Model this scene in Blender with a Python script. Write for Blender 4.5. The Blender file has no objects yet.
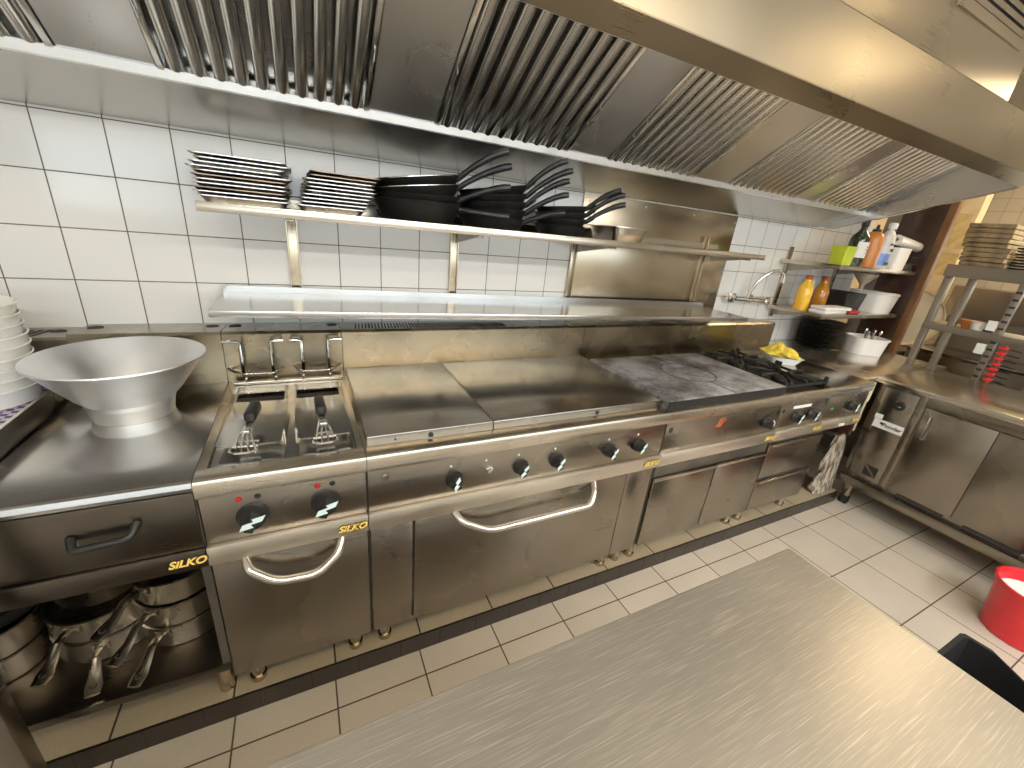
import bpy, bmesh, math, random
from mathutils import Vector, Matrix, Euler
random.seed(7)
SC = bpy.context.scene
COL = SC.collection
R = math.radians
ORG = {}

# ------------------------------------------------------------------ mesh builder
class MB:
    def __init__(self):
        self.bm = bmesh.new()

    def _xf(self, verts, m):
        if m is not None:
            bmesh.ops.transform(self.bm, matrix=m, verts=verts)

    def box(self, x0, x1, y0, y1, z0, z1, b=0.0, m=None, seg=2):
        if x1 < x0: x0, x1 = x1, x0
        if y1 < y0: y0, y1 = y1, y0
        if z1 < z0: z0, z1 = z1, z0
        r = bmesh.ops.create_cube(self.bm, size=1.0)
        vs = r['verts']
        bmesh.ops.transform(self.bm, matrix=Matrix.Translation(((x0+x1)/2, (y0+y1)/2, (z0+z1)/2)) @ Matrix.Diagonal((x1-x0, y1-y0, z1-z0, 1)), verts=vs)
        b = min(b, 0.45*min(x1-x0, y1-y0, z1-z0))
        if b > 0:
            es = list({e for v in vs for e in v.link_edges})
            rr = bmesh.ops.bevel(self.bm, geom=es, offset=b, segments=seg, profile=0.5, affect='EDGES')
            vs = list({v for f in rr['faces'] for v in f.verts} | {v for v in vs if v.is_valid})
        self._xf(vs, m)
        return self

    def poly(self, pts, m=None):
        vs = [self.bm.verts.new(p) for p in pts]
        self.bm.faces.new(vs)
        self._xf(vs, m)
        return self

    def prism(self, pts, vec, m=None):
        """pts: 3-D polygon, extruded along vec"""
        vec = Vector(vec)
        a = [self.bm.verts.new(Vector(p)) for p in pts]
        b = [self.bm.verts.new(Vector(p)+vec) for p in pts]
        n = len(pts)
        fs = [self.bm.faces.new(a[::-1]), self.bm.faces.new(b)]
        for i in range(n):
            j = (i+1) % n
            fs.append(self.bm.faces.new((a[i], a[j], b[j], b[i])))
        bmesh.ops.recalc_face_normals(self.bm, faces=fs)
        self._xf(a+b, m)
        return self

    def profx(self, yz, x0, x1, m=None):
        """a polygon in the y-z plane extruded along x"""
        return self.prism([(x0, y, z) for y, z in yz], (x1-x0, 0, 0), m)

    def lathe(self, prof, c=(0, 0, 0), seg=32, m=None, sx=1.0, sy=1.0):
        c = Vector(c)
        rings = []
        for r, z in prof:
            if r < 1e-6:
                rings.append([self.bm.verts.new(c+Vector((0, 0, z)))])
            else:
                rings.append([self.bm.verts.new(c+Vector((sx*r*math.cos(2*math.pi*k/seg), sy*r*math.sin(2*math.pi*k/seg), z))) for k in range(seg)])
        fs = []
        for a, b in zip(rings, rings[1:]):
            for k in range(seg):
                j = (k+1) % seg
                if len(a) == 1 and len(b) == 1: continue
                if len(a) == 1: fs.append(self.bm.faces.new((a[0], b[j], b[k])))
                elif len(b) == 1: fs.append(self.bm.faces.new((a[k], a[j], b[0])))
                else: fs.append(self.bm.faces.new((a[k], a[j], b[j], b[k])))
        bmesh.ops.recalc_face_normals(self.bm, faces=fs)
        self._xf([v for q in rings for v in q], m)
        return self

    def cyl(self, p0, p1, r0, r1=None, seg=16, m=None):
        return self.tube([p0, p1], [r0, r0 if r1 is None else r1], seg, m=m)

    def tube(self, pts, r, seg=10, closed=False, flat=(1, 1), m=None, up=None):
        pts = [Vector(p) for p in pts]
        n = len(pts)
        rad = r if isinstance(r, (list, tuple)) else [r]*n
        tang = []
        for i in range(n):
            if closed:
                t = pts[(i+1) % n]-pts[i-1]
            else:
                t = pts[min(i+1, n-1)]-pts[max(i-1, 0)]
            tang.append(t.normalized())
        ref = Vector(up) if up else (Vector((0, 0, 1)) if abs(tang[0].z) < 0.9 else Vector((1, 0, 0)))
        nrm = (ref-tang[0]*ref.dot(tang[0])).normalized()
        rings, allv = [], []
        for i in range(n):
            nrm = (nrm-tang[i]*nrm.dot(tang[i])).normalized()
            bi = tang[i].cross(nrm)
            ring = [self.bm.verts.new(pts[i]+(nrm*math.cos(2*math.pi*k/seg)*flat[0]+bi*math.sin(2*math.pi*k/seg)*flat[1])*rad[i]) for k in range(seg)]
            rings.append(ring); allv += ring
        fs = []
        pairs = list(zip(rings, rings[1:]))
        if closed: pairs.append((rings[-1], rings[0]))
        for a, b in pairs:
            for k in range(seg):
                j = (k+1) % seg
                fs.append(self.bm.faces.new((a[k], a[j], b[j], b[k])))
        if not closed:
            fs.append(self.bm.faces.new(rings[0][::-1])); fs.append(self.bm.faces.new(rings[-1]))
        bmesh.ops.recalc_face_normals(self.bm, faces=fs)
        self._xf(allv, m)
        return self

    def loft(self, rings, cap0=True, cap1=True, m=None):
        vs = [[self.bm.verts.new(p) for p in q] for q in rings]
        fs = []
        for a, b in zip(vs, vs[1:]):
            for k in range(len(a)):
                j = (k+1) % len(a)
                fs.append(self.bm.faces.new((a[k], a[j], b[j], b[k])))
        if cap0: fs.append(self.bm.faces.new(vs[0][::-1]))
        if cap1: fs.append(self.bm.faces.new(vs[-1]))
        bmesh.ops.recalc_face_normals(self.bm, faces=fs)
        self._xf([v for q in vs for v in q], m)
        return self

    def build(self, name, mat, parent=None, label=None, cat=None, group=None, org=None, kind=None, smooth=38, m=None):
        bm = self.bm
        if m is not None: bmesh.ops.transform(bm, matrix=m, verts=bm.verts)
        o_ = Vector(org) if org is not None else Vector(ORG.get(parent.name, (0, 0, 0))) if parent else Vector((0, 0, 0))
        if o_.length > 0: bmesh.ops.translate(bm, vec=-o_, verts=bm.verts)
        me = bpy.data.meshes.new(name)
        bm.to_mesh(me); bm.free()
        if smooth:
            me.shade_smooth(); me.set_sharp_from_angle(angle=R(smooth))
        me.materials.append(mat)
        o = bpy.data.objects.new(name, me)
        COL.objects.link(o)
        if parent: o.parent = parent
        else: o.location = o_
        ORG[o.name] = tuple(o_)
        tag(o, label, cat, group, kind)
        return o

def tag(o, label=None, cat=None, group=None, kind=None):
    if label: o['label'] = label
    if cat: o['category'] = cat
    if group: o['group'] = group
    if kind: o['kind'] = kind
    return o

def thing(name, label, cat, loc=(0, 0, 0), group=None, kind=None):
    o = bpy.data.objects.new(name, None)
    o.empty_display_size = 0.05
    COL.objects.link(o)
    o.location = loc
    ORG[o.name] = tuple(loc)
    return tag(o, label, cat, group, kind)

def struct(mb, name, mat, **k):
    return mb.build(name, mat, kind='structure', **k)

def copy_tree(o, parent=None):
    c = o.copy(); COL.objects.link(c)
    if parent: c.parent = parent
    for ch in list(o.children): copy_tree(ch, c)
    return c

def rrect(x0, x1, y0, y1, r, z, n=4):
    """rounded rectangle ring"""
    p = []
    for cx, cy, a0 in ((x1-r, y1-r, 0), (x0+r, y1-r, 90), (x0+r, y0+r, 180), (x1-r, y0+r, 270)):
        for k in range(n+1):
            a = R(a0+90*k/n)
            p.append((cx+r*math.cos(a), cy+r*math.sin(a), z))
    return p

def frame_m(origin, right, up):
    """matrix with local x = right, local y = up, local z = right x up"""
    r_ = Vector(right).normalized(); u = Vector(up).normalized(); n = r_.cross(u)
    m = Matrix((r_, u, n)).transposed().to_4x4()
    m.translation = Vector(origin)
    return m

def text(body, size, name, mat, parent, origin, right, up, depth=0.0006, shear=0.0, bold=0.0):
    cu = bpy.data.curves.new('txt', 'FONT')
    cu.body = body; cu.size = size; cu.extrude = depth; cu.align_x = 'CENTER'; cu.align_y = 'CENTER'; cu.shear = shear; cu.offset = bold
    ob = bpy.data.objects.new('txt', cu); COL.objects.link(ob)
    dg = bpy.context.evaluated_depsgraph_get(); dg.update()
    me = bpy.data.meshes.new_from_object(ob.evaluated_get(dg))
    bpy.data.objects.remove(ob); bpy.data.curves.remove(cu)
    me.name = name
    me.transform(Matrix.Translation(-Vector(ORG.get(parent.name, (0, 0, 0)))) @ frame_m(origin, right, up))
    me.materials.clear(); me.materials.append(mat)
    o = bpy.data.objects.new(name, me); COL.objects.link(o); o.parent = parent
    ORG[o.name] = ORG.get(parent.name, (0, 0, 0))
    return o

# ------------------------------------------------------------------ materials
def nt_mat(name):
    m = bpy.data.materials.new(name); m.use_nodes = True
    nt = m.node_tree
    return m, nt, nt.nodes['Principled BSDF']

def srgb(r, g, b):
    f = lambda c: (c/255/12.92) if c/255 <= .04045 else ((c/255+.055)/1.055)**2.4
    return (f(r), f(g), f(b), 1)

def N(nt, t, **kw):
    n = nt.nodes.new(t)
    for k, v in kw.items():
        if k.startswith('i_'): n.inputs[k[2:]].default_value = v
        else: setattr(n, k, v)
    return n

def math_n(nt, op, a, b=None, c=None):
    n = nt.nodes.new('ShaderNodeMath'); n.operation = op
    for i, v in enumerate((a, b, c)):
        if v is None: continue
        if isinstance(v, (int, float)): n.inputs[i].default_value = v
        else: nt.links.new(v, n.inputs[i])
    return n.outputs[0]

def ramp(nt, fac, stops):
    n = nt.nodes.new('ShaderNodeValToRGB')
    e = n.color_ramp.elements
    while len(e) < len(stops): e.new(0.5)
    for el, (p, c) in zip(e, stops): el.position = p; el.color = c
    nt.links.new(fac, n.inputs[0])
    return n.outputs[0]

def obj_noise(nt, scale=(1, 1, 1), nscale=5, detail=3, rough=.55):
    tc = nt.nodes.new('ShaderNodeTexCoord'); mp = nt.nodes.new('ShaderNodeMapping')
    mp.inputs['Scale'].default_value = scale
    nt.links.new(tc.outputs['Object'], mp.inputs[0])
    n = nt.nodes.new('ShaderNodeTexNoise'); n.inputs['Scale'].default_value = nscale
    n.inputs['Detail'].default_value = detail; n.inputs['Roughness'].default_value = rough
    nt.links.new(mp.outputs[0], n.inputs['Vector'])
    return n.outputs['Fac']

def simple(name, col, rough=.5, metal=0.0, var=.12, nscale=30, bump=0.0, coat=0.0, spec=.5, trans=0.0, alpha=1.0):
    m, nt, p = nt_mat(name)
    f = obj_noise(nt, (1, 1, 1), nscale, 3)
    c = Vector(col[:3])
    nt.links.new(ramp(nt, f, [(.3, (*(c*(1-var)), 1)), (.7, (*[min(1, x) for x in c*(1+var)], 1))]), p.inputs['Base Color'])
    p.inputs['Roughness'].default_value = rough; p.inputs['Metallic'].default_value = metal
    p.inputs['Specular IOR Level'].default_value = spec
    p.inputs['Coat Weight'].default_value = coat
    p.inputs['Transmission Weight'].default_value = trans
    p.inputs['Alpha'].default_value = alpha
    if bump:
        b = N(nt, 'ShaderNodeBump', i_Strength=bump, i_Distance=.01)
        nt.links.new(f, b.inputs['Height']); nt.links.new(b.outputs[0], p.inputs['Normal'])
    return m

def steel(name, col=(.60, .575, .53), rough=(.18, .29), stretch=(1.5, 120, 120), smear=.06, bump=0, blotch=(3, 3, 3), aniso=0.0):
    """brushed stainless steel: fine stretched grain plus soft cloudy wear"""
    m, nt, p = nt_mat(name)
    g = obj_noise(nt, [s*(.25 if s < 10 else 1) for s in stretch], 4, 2)
    w = obj_noise(nt, blotch, .9, 2, .5)
    c = Vector(col)
    nt.links.new(ramp(nt, w, [(.3, (*(c*(1-smear)), 1)), (.7, (*[min(1, x) for x in c*(1+smear)], 1))]), p.inputs['Base Color'])
    p.inputs['Metallic'].default_value = 1
    mix = math_n(nt, 'ADD', math_n(nt, 'MULTIPLY', g, .12), math_n(nt, 'MULTIPLY', w, .88))
    mr = N(nt, 'ShaderNodeMapRange'); nt.links.new(mix, mr.inputs[0])
    mr.inputs[1].default_value = .3; mr.inputs[2].default_value = .7; mr.inputs[3].default_value = rough[0]; mr.inputs[4].default_value = rough[1]
    nt.links.new(mr.outputs[0], p.inputs['Roughness'])
    p.inputs['Anisotropic'].default_value = aniso
    return m

def tiles(name, axes, pitch, off, grout_w, tile_col, grout_col, rough, var=.03, speck=0, bumps=.25, wav=.0):
    """square tiles drawn from object coordinates: axes e.g. ('X','Z')"""
    m, nt, p = nt_mat(name)
    tc = nt.nodes.new('ShaderNodeTexCoord'); sp = nt.nodes.new('ShaderNodeSeparateXYZ')
    nt.links.new(tc.outputs['Object'], sp.inputs[0])
    ds, cells = [], []
    for a, pt, of in zip(axes, pitch, off):
        u = math_n(nt, 'DIVIDE', math_n(nt, 'SUBTRACT', sp.outputs[a], of), pt)
        fr = math_n(nt, 'FRACT', math_n(nt, 'ADD', u, 100.5))
        ds.append(math_n(nt, 'MULTIPLY', math_n(nt, 'ABSOLUTE', math_n(nt, 'SUBTRACT', fr, .5)), pt))
        cells.append(math_n(nt, 'FLOOR', math_n(nt, 'ADD', u, 100)))
    d = math_n(nt, 'MINIMUM', ds[0], ds[1])
    mr = N(nt, 'ShaderNodeMapRange'); nt.links.new(d, mr.inputs[0])
    mr.inputs[1].default_value = grout_w*.5; mr.inputs[2].default_value = grout_w*.5+.0012
    wn = nt.nodes.new('ShaderNodeTexWhiteNoise'); wn.noise_dimensions = '2D'
    cb = nt.nodes.new('ShaderNodeCombineXYZ'); nt.links.new(cells[0], cb.inputs[0]); nt.links.new(cells[1], cb.inputs[1])
    nt.links.new(cb.outputs[0], wn.inputs['Vector'])
    c = Vector(tile_col[:3])
    base = ramp(nt, wn.outputs['Value'], [(0, (*(c*(1-var)), 1)), (1, (*[min(1, x) for x in c*(1+var)], 1))])
    if speck:
        f = obj_noise(nt, (1, 1, 1), 220, 2); g = obj_noise(nt, (1, 1, 1), 3.5, 4)
        s = ramp(nt, math_n(nt, 'ADD', math_n(nt, 'MULTIPLY', f, .6), math_n(nt, 'MULTIPLY', g, .4)), [(.3, (1-speck, 1-speck, 1-speck, 1)), (.7, (1+speck*.3,)*3+(1,))])
        mu = N(nt, 'ShaderNodeMix', data_type='RGBA', blend_type='MULTIPLY'); mu.inputs[0].default_value = 1
        nt.links.new(base, mu.inputs[6]); nt.links.new(s, mu.inputs[7]); base = mu.outputs[2]
    mx = N(nt, 'ShaderNodeMix', data_type='RGBA'); mx.inputs[6].default_value = grout_col
    nt.links.new(mr.outputs[0], mx.inputs[0]); nt.links.new(base, mx.inputs[7])
    nt.links.new(mx.outputs[2], p.inputs['Base Color'])
    r2 = N(nt, 'ShaderNodeMapRange'); nt.links.new(mr.outputs[0], r2.inputs[0]); r2.inputs[3].default_value = .8; r2.inputs[4].default_value = rough
    nt.links.new(r2.outputs[0], p.inputs['Roughness'])
    h = mr.outputs[0]
    if wav:
        h = math_n(nt, 'ADD', h, math_n(nt, 'MULTIPLY', obj_noise(nt, (1, 1, 1), 9, 2), wav))
    b = N(nt, 'ShaderNodeBump', i_Strength=bumps, i_Distance=.002)
    nt.links.new(h, b.inputs['Height']); nt.links.new(b.outputs[0], p.inputs['Normal'])
    return m

def emit(name, col, s):
    m, nt, p = nt_mat(name)
    p.inputs['Base Color'].default_value = (.8, .8, .8, 1)
    p.inputs['Emission Color'].default_value = (*col, 1); p.inputs['Emission Strength'].default_value = s
    return m

M = {}
M['steel'] = steel('brushed_steel', col=(.54, .485, .40))
M['steel_v'] = steel('brushed_steel_upright', stretch=(120, 120, 1.5), col=(.46, .395, .295))
M['front_dark'] = steel('shaded_steel_front', col=(.11, .095, .078), rough=(.25, .33))  # front steel darkened in colour for the shade at the left end
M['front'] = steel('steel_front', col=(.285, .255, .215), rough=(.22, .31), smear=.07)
M['top'] = steel('steel_worktop', col=(.50, .49, .47), rough=(.13, .21), smear=.06)
M['hotplate'] = steel('polished_hotplate', col=(.60, .58, .55), rough=(.17, .27), smear=.10, stretch=(2, 80, 80))
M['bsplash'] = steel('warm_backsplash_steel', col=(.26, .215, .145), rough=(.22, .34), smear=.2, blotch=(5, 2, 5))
M['hood_back'] = steel('hood_back_steel', col=(.52, .50, .46), rough=(.2, .28), smear=.05)
M['hood_lip'] = steel('hood_lip_steel', col=(.24, .205, .15), rough=(.24, .32), smear=.05)  # hood steel darkened in colour, standing in for the dark floor's reflection
M['gutter'] = steel('lit_gutter_steel', col=(.93, .95, .97), rough=(.3, .4), smear=.03)  # near-white colour stands in for cool light reflected along the gutter
M['top_lit'] = steel('lit_worktop_steel', col=(.82, .76, .66), rough=(.20, .30), smear=.06)  # worktop steel lightened in colour for the passage light it reflects
M['rail'] = steel('lit_rail_steel', col=(.80, .74, .64), rough=(.34, .44))  # paler than the fronts: reflected light put into the rail colour
M['hood'] = steel('hood_steel', col=(.40, .35, .265), rough=(.24, .34), stretch=(2, 90, 90), smear=.04)
M['hood_in'] = steel('hood_inner_steel', col=(.82, .81, .80), rough=(.24, .36), stretch=(90, 2, 90), smear=.05)
M['baffle'] = steel('baffle_steel', col=(.80, .78, .74), rough=(.14, .22), stretch=(90, 2, 90), smear=.05)
M['baffle_in'] = steel('inner_baffle_steel', col=(.58, .56, .53), rough=(.2, .3), smear=.1)
M['polish'] = steel('polished_steel', col=(.74, .71, .66), rough=(.12, .2), smear=.05)
M['chrome'] = steel('chrome', col=(.82, .82, .83), rough=(.05, .1), smear=.04, bump=0.0)
M['pot'] = steel('worn_pot_steel', col=(.40, .36, .29), rough=(.2, .32), smear=.12, stretch=(5, 5, 60), blotch=(8, 8, 8))
M['alu'] = steel('spun_aluminium', col=(.88, .885, .89), rough=(.34, .5), smear=.08, stretch=(3, 3, 150), blotch=(8, 8, 8))
M['tray'] = steel('worn_tray_aluminium', col=(.74, .71, .67), rough=(.2, .42), smear=.16, stretch=(20, 20, 60), blotch=(9, 9, 14))
M['tray_dark'] = steel('burnt_tray_steel', col=(.30, .24, .18), rough=(.3, .5), smear=.35, blotch=(9, 9, 14))
M['black'] = simple('black_plastic', (.012, .0115, .011), .42, spec=.3)
M['matt'] = simple('matt_black_plastic', (.010, .010, .011), .65, spec=.25)
M['dark'] = simple('dark_void', (.012, .011, .010), .8)
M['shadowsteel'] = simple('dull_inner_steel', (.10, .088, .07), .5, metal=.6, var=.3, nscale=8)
M['pan'] = simple('seasoned_pan_iron', (.010, .0095, .0095), .42, var=.3, nscale=18, bump=.05, spec=.3)
M['panh'] = simple('pan_handle_iron', (.014, .014, .017), .42, var=.3, nscale=20)
M['iron'] = simple('cast_iron', (.013, .012, .011), .65, spec=.25, var=.4, nscale=30, bump=.2)
M['white'] = simple('white_plastic', (.80, .79, .77), .35, var=.03, nscale=6)
M['ceramic'] = simple('white_ceramic', (.82, .81, .76), .16, var=.03, nscale=5, coat=.3)
M['cream'] = simple('cream_plastic', (.72, .63, .45), .4, var=.06, nscale=6)
M['red'] = simple('red_plastic', (.62, .012, .02), .32, var=.1, nscale=8)
M['redlamp'] = simple('red_lamp', (.35, .01, .01), .2)
M['greenlamp'] = simple('green_lamp', (.02, .22, .05), .2)
M['yellow'] = simple('yellow_badge', (.85, .60, .12), .35, var=.05)
M['paper'] = simple('white_paper', (.78, .77, .74), .6, var=.03)
M['mark'] = simple('pale_mark', (.62, .78, .76), .5, var=.04)
M['ink'] = simple('black_ink', (.01, .01, .01), .5)
M['rust'] = simple('rust_brown', (.30, .07, .015), .7, var=.4)
M['wood'] = simple('dark_mahogany', (.030, .008, .004), .3, var=.4, nscale=7, coat=.2)
M['woodedge'] = simple('brown_wood_edge', (.17, .075, .028), .4, var=.25, nscale=10)
M['greyframe'] = simple('grey_brown_frame', (.19, .15, .11), .5, var=.1)
M['wall'] = simple('cream_paint', (.70, .67, .61), .6, var=.05, nscale=4)
M['beige'] = simple('beige_wall', (.62, .50, .31), .45, var=.12, nscale=9)
M['ceil'] = simple('ceiling_paint', (.78, .75, .70), .8, var=.03, nscale=3)
M['oldpaper'] = simple('yellowed_paper', (.55, .40, .17), .6, var=.2, nscale=16)
M['rackgrey'] = steel('rack_steel', col=(.34, .31, .27), rough=(.34, .46), stretch=(60, 60, 2))
M['tile'] = tiles('white_wall_tiles', ('X', 'Z'), (.1681, .1681), (-.989, 1.7406), .0026, (.72, .715, .69), srgb(92, 80, 66), .09, var=.025, wav=.35)
M['fartile'] = tiles('grey_wall_tiles', ('Y', 'Z'), (.11, .11), (0, 0), .003, (.40, .35, .27), srgb(135, 120, 95), .3)
M['floor'] = tiles('floor_tiles', ('X', 'Y'), (.2975, .301), (-.128, -.941), .0042, (.57, .505, .415), srgb(72, 58, 42), .42, var=.05, speck=.22)
M['kerbtop'] = tiles('plinth_top_tiles', ('X', 'Y'), (.2975, 5.0), (-.124, -3), .005, (.36, .29, .19), srgb(40, 30, 22), .35, var=.04, speck=.2)
M['kerbface'] = tiles('plinth_dark_tiles', ('X', 'Z'), (.149, 5.0), (-.05, -3), .004, (.013, .009, .007), srgb(52, 42, 32), .3, var=.2)
# ================================================================== SETTING
struct(MB().box(-2.7, 6.2, -4.3, 0.2, -.1, 0), 'floor', M['floor'])
struct(MB().box(-2.7, 4.02, 0, .12, 0, 2.8), 'wall_back', M['tile'])
struct(MB().box(-2.82, -2.7, -4.3, .2, 0, 2.8), 'wall_left', M['wall'])
struct(MB().box(-2.7, 6.2, -4.42, -4.3, 0, 2.8), 'wall_front', M['wall'])
struct(MB().box(4.9, 5.02, -.29, .2, 0, 2.8), 'wall_right', M['beige'])
struct(MB().box(5.6, 5.72, -4.3, .2, 0, 2.8), 'wall_far', M['fartile'])
struct(MB().box(3.95, 6.2, .2, .32, 0, 2.8), 'wall_passage', M['beige'])
struct(MB().box(-2.7, 6.2, -4.3, .2, 2.75, 2.85), 'ceiling', M['ceil'])
struct(MB().box(-1.75, 3.04, -.835, 0, 0.0005, .08, .002), 'trim_1', M['kerbtop'])
struct(MB().box(-1.75, 3.04, -.843, -.8352, 0.0005, .0795), 'trim_2', M['kerbface'])
# dark wooden partition closing the corner at the right
pt = thing('door_1', None, None, (4.02, -.25, 0), kind='structure')
MB().box(4.025, 4.06, -.415, -.16, 0.001, 2.6, .003).build('panel', M['wood'], pt)
MB().box(4.022, 4.07, -.16, -.07, 0.001, 2.6, .003).build('frame', M['greyframe'], pt)
MB().box(4.015, 4.07, -.462, -.415, 0.001, 2.6, .004).build('edge_post', M['woodedge'], pt)

# ================================================================== COOKING LINE
YP, YN = -.85, -.863
BADGES = []
def badge(parent, x, z=.666, y=-.8642, s=1.0):
    pl = text('SiLKO', .030*s, 'badge', M['ink'], parent, (x, y+.0004, z), (1, 0, 0), (0, 0, 1), .0006, .35, .0032)
    pl['label'] = 'maker badge in yellow letters with black outline'
    text('SiLKO', .030*s, 'lettering', M['yellow'], pl, (x, y-.0009, z), (1, 0, 0), (0, 0, 1), .0003, .35, .0010)
    return pl

def nosing(x0, x1, zb=.85):
    return [(YN, zb), (YN-.001, .885), (YN+.004, .896), (YN+.014, .90), (-.19, .90), (-.19, .87), (-.84, .87), (-.84, zb)]

def ledge(x0, x1):
    return [(-.19, .9005), (-.19, 1.084), (-.182, 1.094), (-.002, 1.082), (-.002, .9005)]

def legs(parent, x0, x1):
    for x in (x0, x1):
        MB().cyl((x, -.79, .081), (x, -.79, .19), .019, .021, 14).cyl((x, -.79, .0805), (x, -.79, .10), .024, .024, 14).build('leg', M['steel_v'], parent)

def knob(parent, x, z=.762, y=-.849, r=.026, tilt=0, mark=True, style=0):
    """round black control knob with a raised grip and a pale zigzag mark"""
    k = MB().lathe([(0, 0), (r*1.15, 0), (r*1.18, .006), (r, .012), (r*.93, .024), (r*.86, .028), (0, .028)], seg=28, m=frame_m((x, y, z), (1, 0, 0), (0, 0, 1)))
    mm = frame_m((x, y-.028, z), (1, 0, 0), (0, 0, 1)) @ Matrix.Rotation(R(tilt), 4, 'Z')
    k.box(-r*.34, r*.34, -r*1.05, r*.95, 0, .007, .003, m=mm)
    k = k.build('knob', M['black'], parent)
    if mark:
        s = r*.9
        z_ = [(-.28, -1.0), (.30, -.30), (.02, -.18), (.46, .42), (.36, .95), (-.20, .22), (.04, .10), (-.40, -.45)]
        MB().prism([(a*s*1.25, b*s*1.2, .0071) for a, b in z_], (0, 0, .001), m=mm @ Matrix.Rotation(R(-18), 4, 'Z')).build('mark', M['mark'], k, label='pale zigzag mark')
    return k

def handle(parent, pts, r=.0115, mat=None, name='handle'):
    P_ = [Vector(p) for p in pts]
    # smooth the corners
    out = [P_[0]]
    for a, b, c in zip(P_, P_[1:], P_[2:]):
        d1 = min((b-a).length, (c-b).length)*.4
        p, q = b+(a-b).normalized()*d1, b+(c-b).normalized()*d1
        for t in (0, .25, .5, .75, 1): out.append(p*(1-t)**2+b*2*t*(1-t)+q*t*t)
    out.append(P_[-1])
    return MB().tube(out, r, 12).build(name, mat or M['polish'], parent)

def slots(parent, xs, name='vent_slot', z=1.0915, w=.006):
    mb = MB()
    for x in xs: mb.prism([(x-w/2, -.165, z+.0012), (x+w/2, -.165, z+.0012), (x+w/2+.012, -.055, z-.0062), (x-w/2+.012, -.055, z-.0062)], (0, 0, .0018))
    return mb.build(name, M['dark'], parent)

def hole_cover(parent, x, y=-.075):
    return MB().lathe([(0, 0), (.021, 0), (.021, .002), (0, .002)], (x, y, 1.0873), 20).build('flue_hole', M['dark'], parent)

# ---------------------------------------------------------------- neutral unit with open shelf
u = thing('work_unit', 'narrow steel work unit with one drawer and pots on its open lower shelf', 'counter unit', (-.61, -.43, .08))
X0, X1 = -.813, -.406
MB().profx([(YN, .884), (YN+.004, .896), (YN+.014, .90), (-.19, .90), (-.19, .87), (-.855, .87), (-.856, .884)], X0, X1).build('worktop', M['top'], u)
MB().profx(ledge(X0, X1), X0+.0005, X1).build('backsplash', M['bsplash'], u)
XL = -1.22
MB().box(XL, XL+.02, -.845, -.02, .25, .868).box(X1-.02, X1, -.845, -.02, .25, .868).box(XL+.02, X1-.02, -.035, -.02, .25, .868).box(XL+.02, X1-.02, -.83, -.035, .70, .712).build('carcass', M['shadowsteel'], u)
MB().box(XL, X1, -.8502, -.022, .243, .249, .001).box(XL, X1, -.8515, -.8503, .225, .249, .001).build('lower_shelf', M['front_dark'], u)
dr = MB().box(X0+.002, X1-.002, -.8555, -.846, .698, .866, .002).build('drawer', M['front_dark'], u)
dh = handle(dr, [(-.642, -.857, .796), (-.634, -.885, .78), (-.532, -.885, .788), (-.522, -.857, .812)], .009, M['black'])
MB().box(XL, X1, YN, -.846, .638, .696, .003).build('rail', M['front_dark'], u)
badge(u, -.447)
for x in (XL+.03, X1-.035): MB().cyl((x, -.79, .081), (x, -.79, .243), .021, .021, 16).build('leg', M['steel_v'], u)
hole_cover(u, -.775); hole_cover(u, -.445)

# ---------------------------------------------------------------- fryer
u = thing('deep_fryer', 'electric twin-basin deep fryer with two black knobs and a curved door handle', 'fryer', (-.2, -.43, .08))
X0, X1 = -.404, -.002
BX0, BX1, BY0, BY1 = -.382, -.020, -.805, -.258
top = MB().profx([(YN, .85), (YN-.001, .885), (YN+.004, .896), (YN+.014, .90), (BY0, .90), (BY0, .884), (-.84, .87), (-.84, .85)], X0, X1)
top.box(X0, BX0, BY0, -.19, .878, .90).box(BX1, X1, BY0, -.19, .878, .90).box(BX0, BX1, BY1, -.19, .878, .90)
top.build('worktop', M['steel'], u)
# recessed floor with two wells
bz0, bz1 = .885, .890
wl = [(-.362, -.208), (-.182, -.030)]
wy0, wy1 = -.665, -.292
fl = MB().box(BX0, BX1, BY0, wy0, bz0, bz1).box(BX0, BX1, wy1, BY1, bz0, bz1)
fl.box(BX0, wl[0][0], wy0, wy1, bz0, bz1).box(wl[0][1], wl[1][0], wy0, wy1, bz0, bz1).box(wl[1][1], BX1, wy0, wy1, bz0, bz1)
fl.build('basin_floor', M['top'], u)
for a, b in wl:
    MB().box(a+.006, b-.006, wy0, wy0+.006, .872, .9155, .001).box(a, a+.006, wy0, wy1, .872, .9155, .001).box(b-.006, b, wy0, wy1, .872, .9155, .001).build('collar', M['steel'], u)
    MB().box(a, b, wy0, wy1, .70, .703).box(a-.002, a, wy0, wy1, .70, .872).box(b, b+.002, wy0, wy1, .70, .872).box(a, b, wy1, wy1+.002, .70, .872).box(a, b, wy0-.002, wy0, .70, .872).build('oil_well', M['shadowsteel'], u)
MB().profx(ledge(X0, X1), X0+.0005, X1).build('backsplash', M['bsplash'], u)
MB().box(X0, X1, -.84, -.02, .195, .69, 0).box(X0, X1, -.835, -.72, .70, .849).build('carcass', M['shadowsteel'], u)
pn = MB().box(X0+.002, X1-.002, -.849, -.842, .697, .848, .001).build('control_panel', M['front'], u)
for x, t in ((-.292, -22), (-.114, -20)): knob(u, x, .766, -.849, .033, t)
for x, m_ in ((-.318, 'redlamp'), (-.276, 'black'), (-.132, 'redlamp'), (-.094, 'black')):
    MB().lathe([(0, .006), (.005, .005), (.008, 0)], seg=16, m=frame_m((x, -.849, .822), (1, 0, 0), (0, 0, 1))).build('indicator_lamp', M[m_], u)
MB().box(X0, X1, YN, -.842, .638, .696, .003).build('rail', M['rail'], u)
badge(u, -.048)
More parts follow.
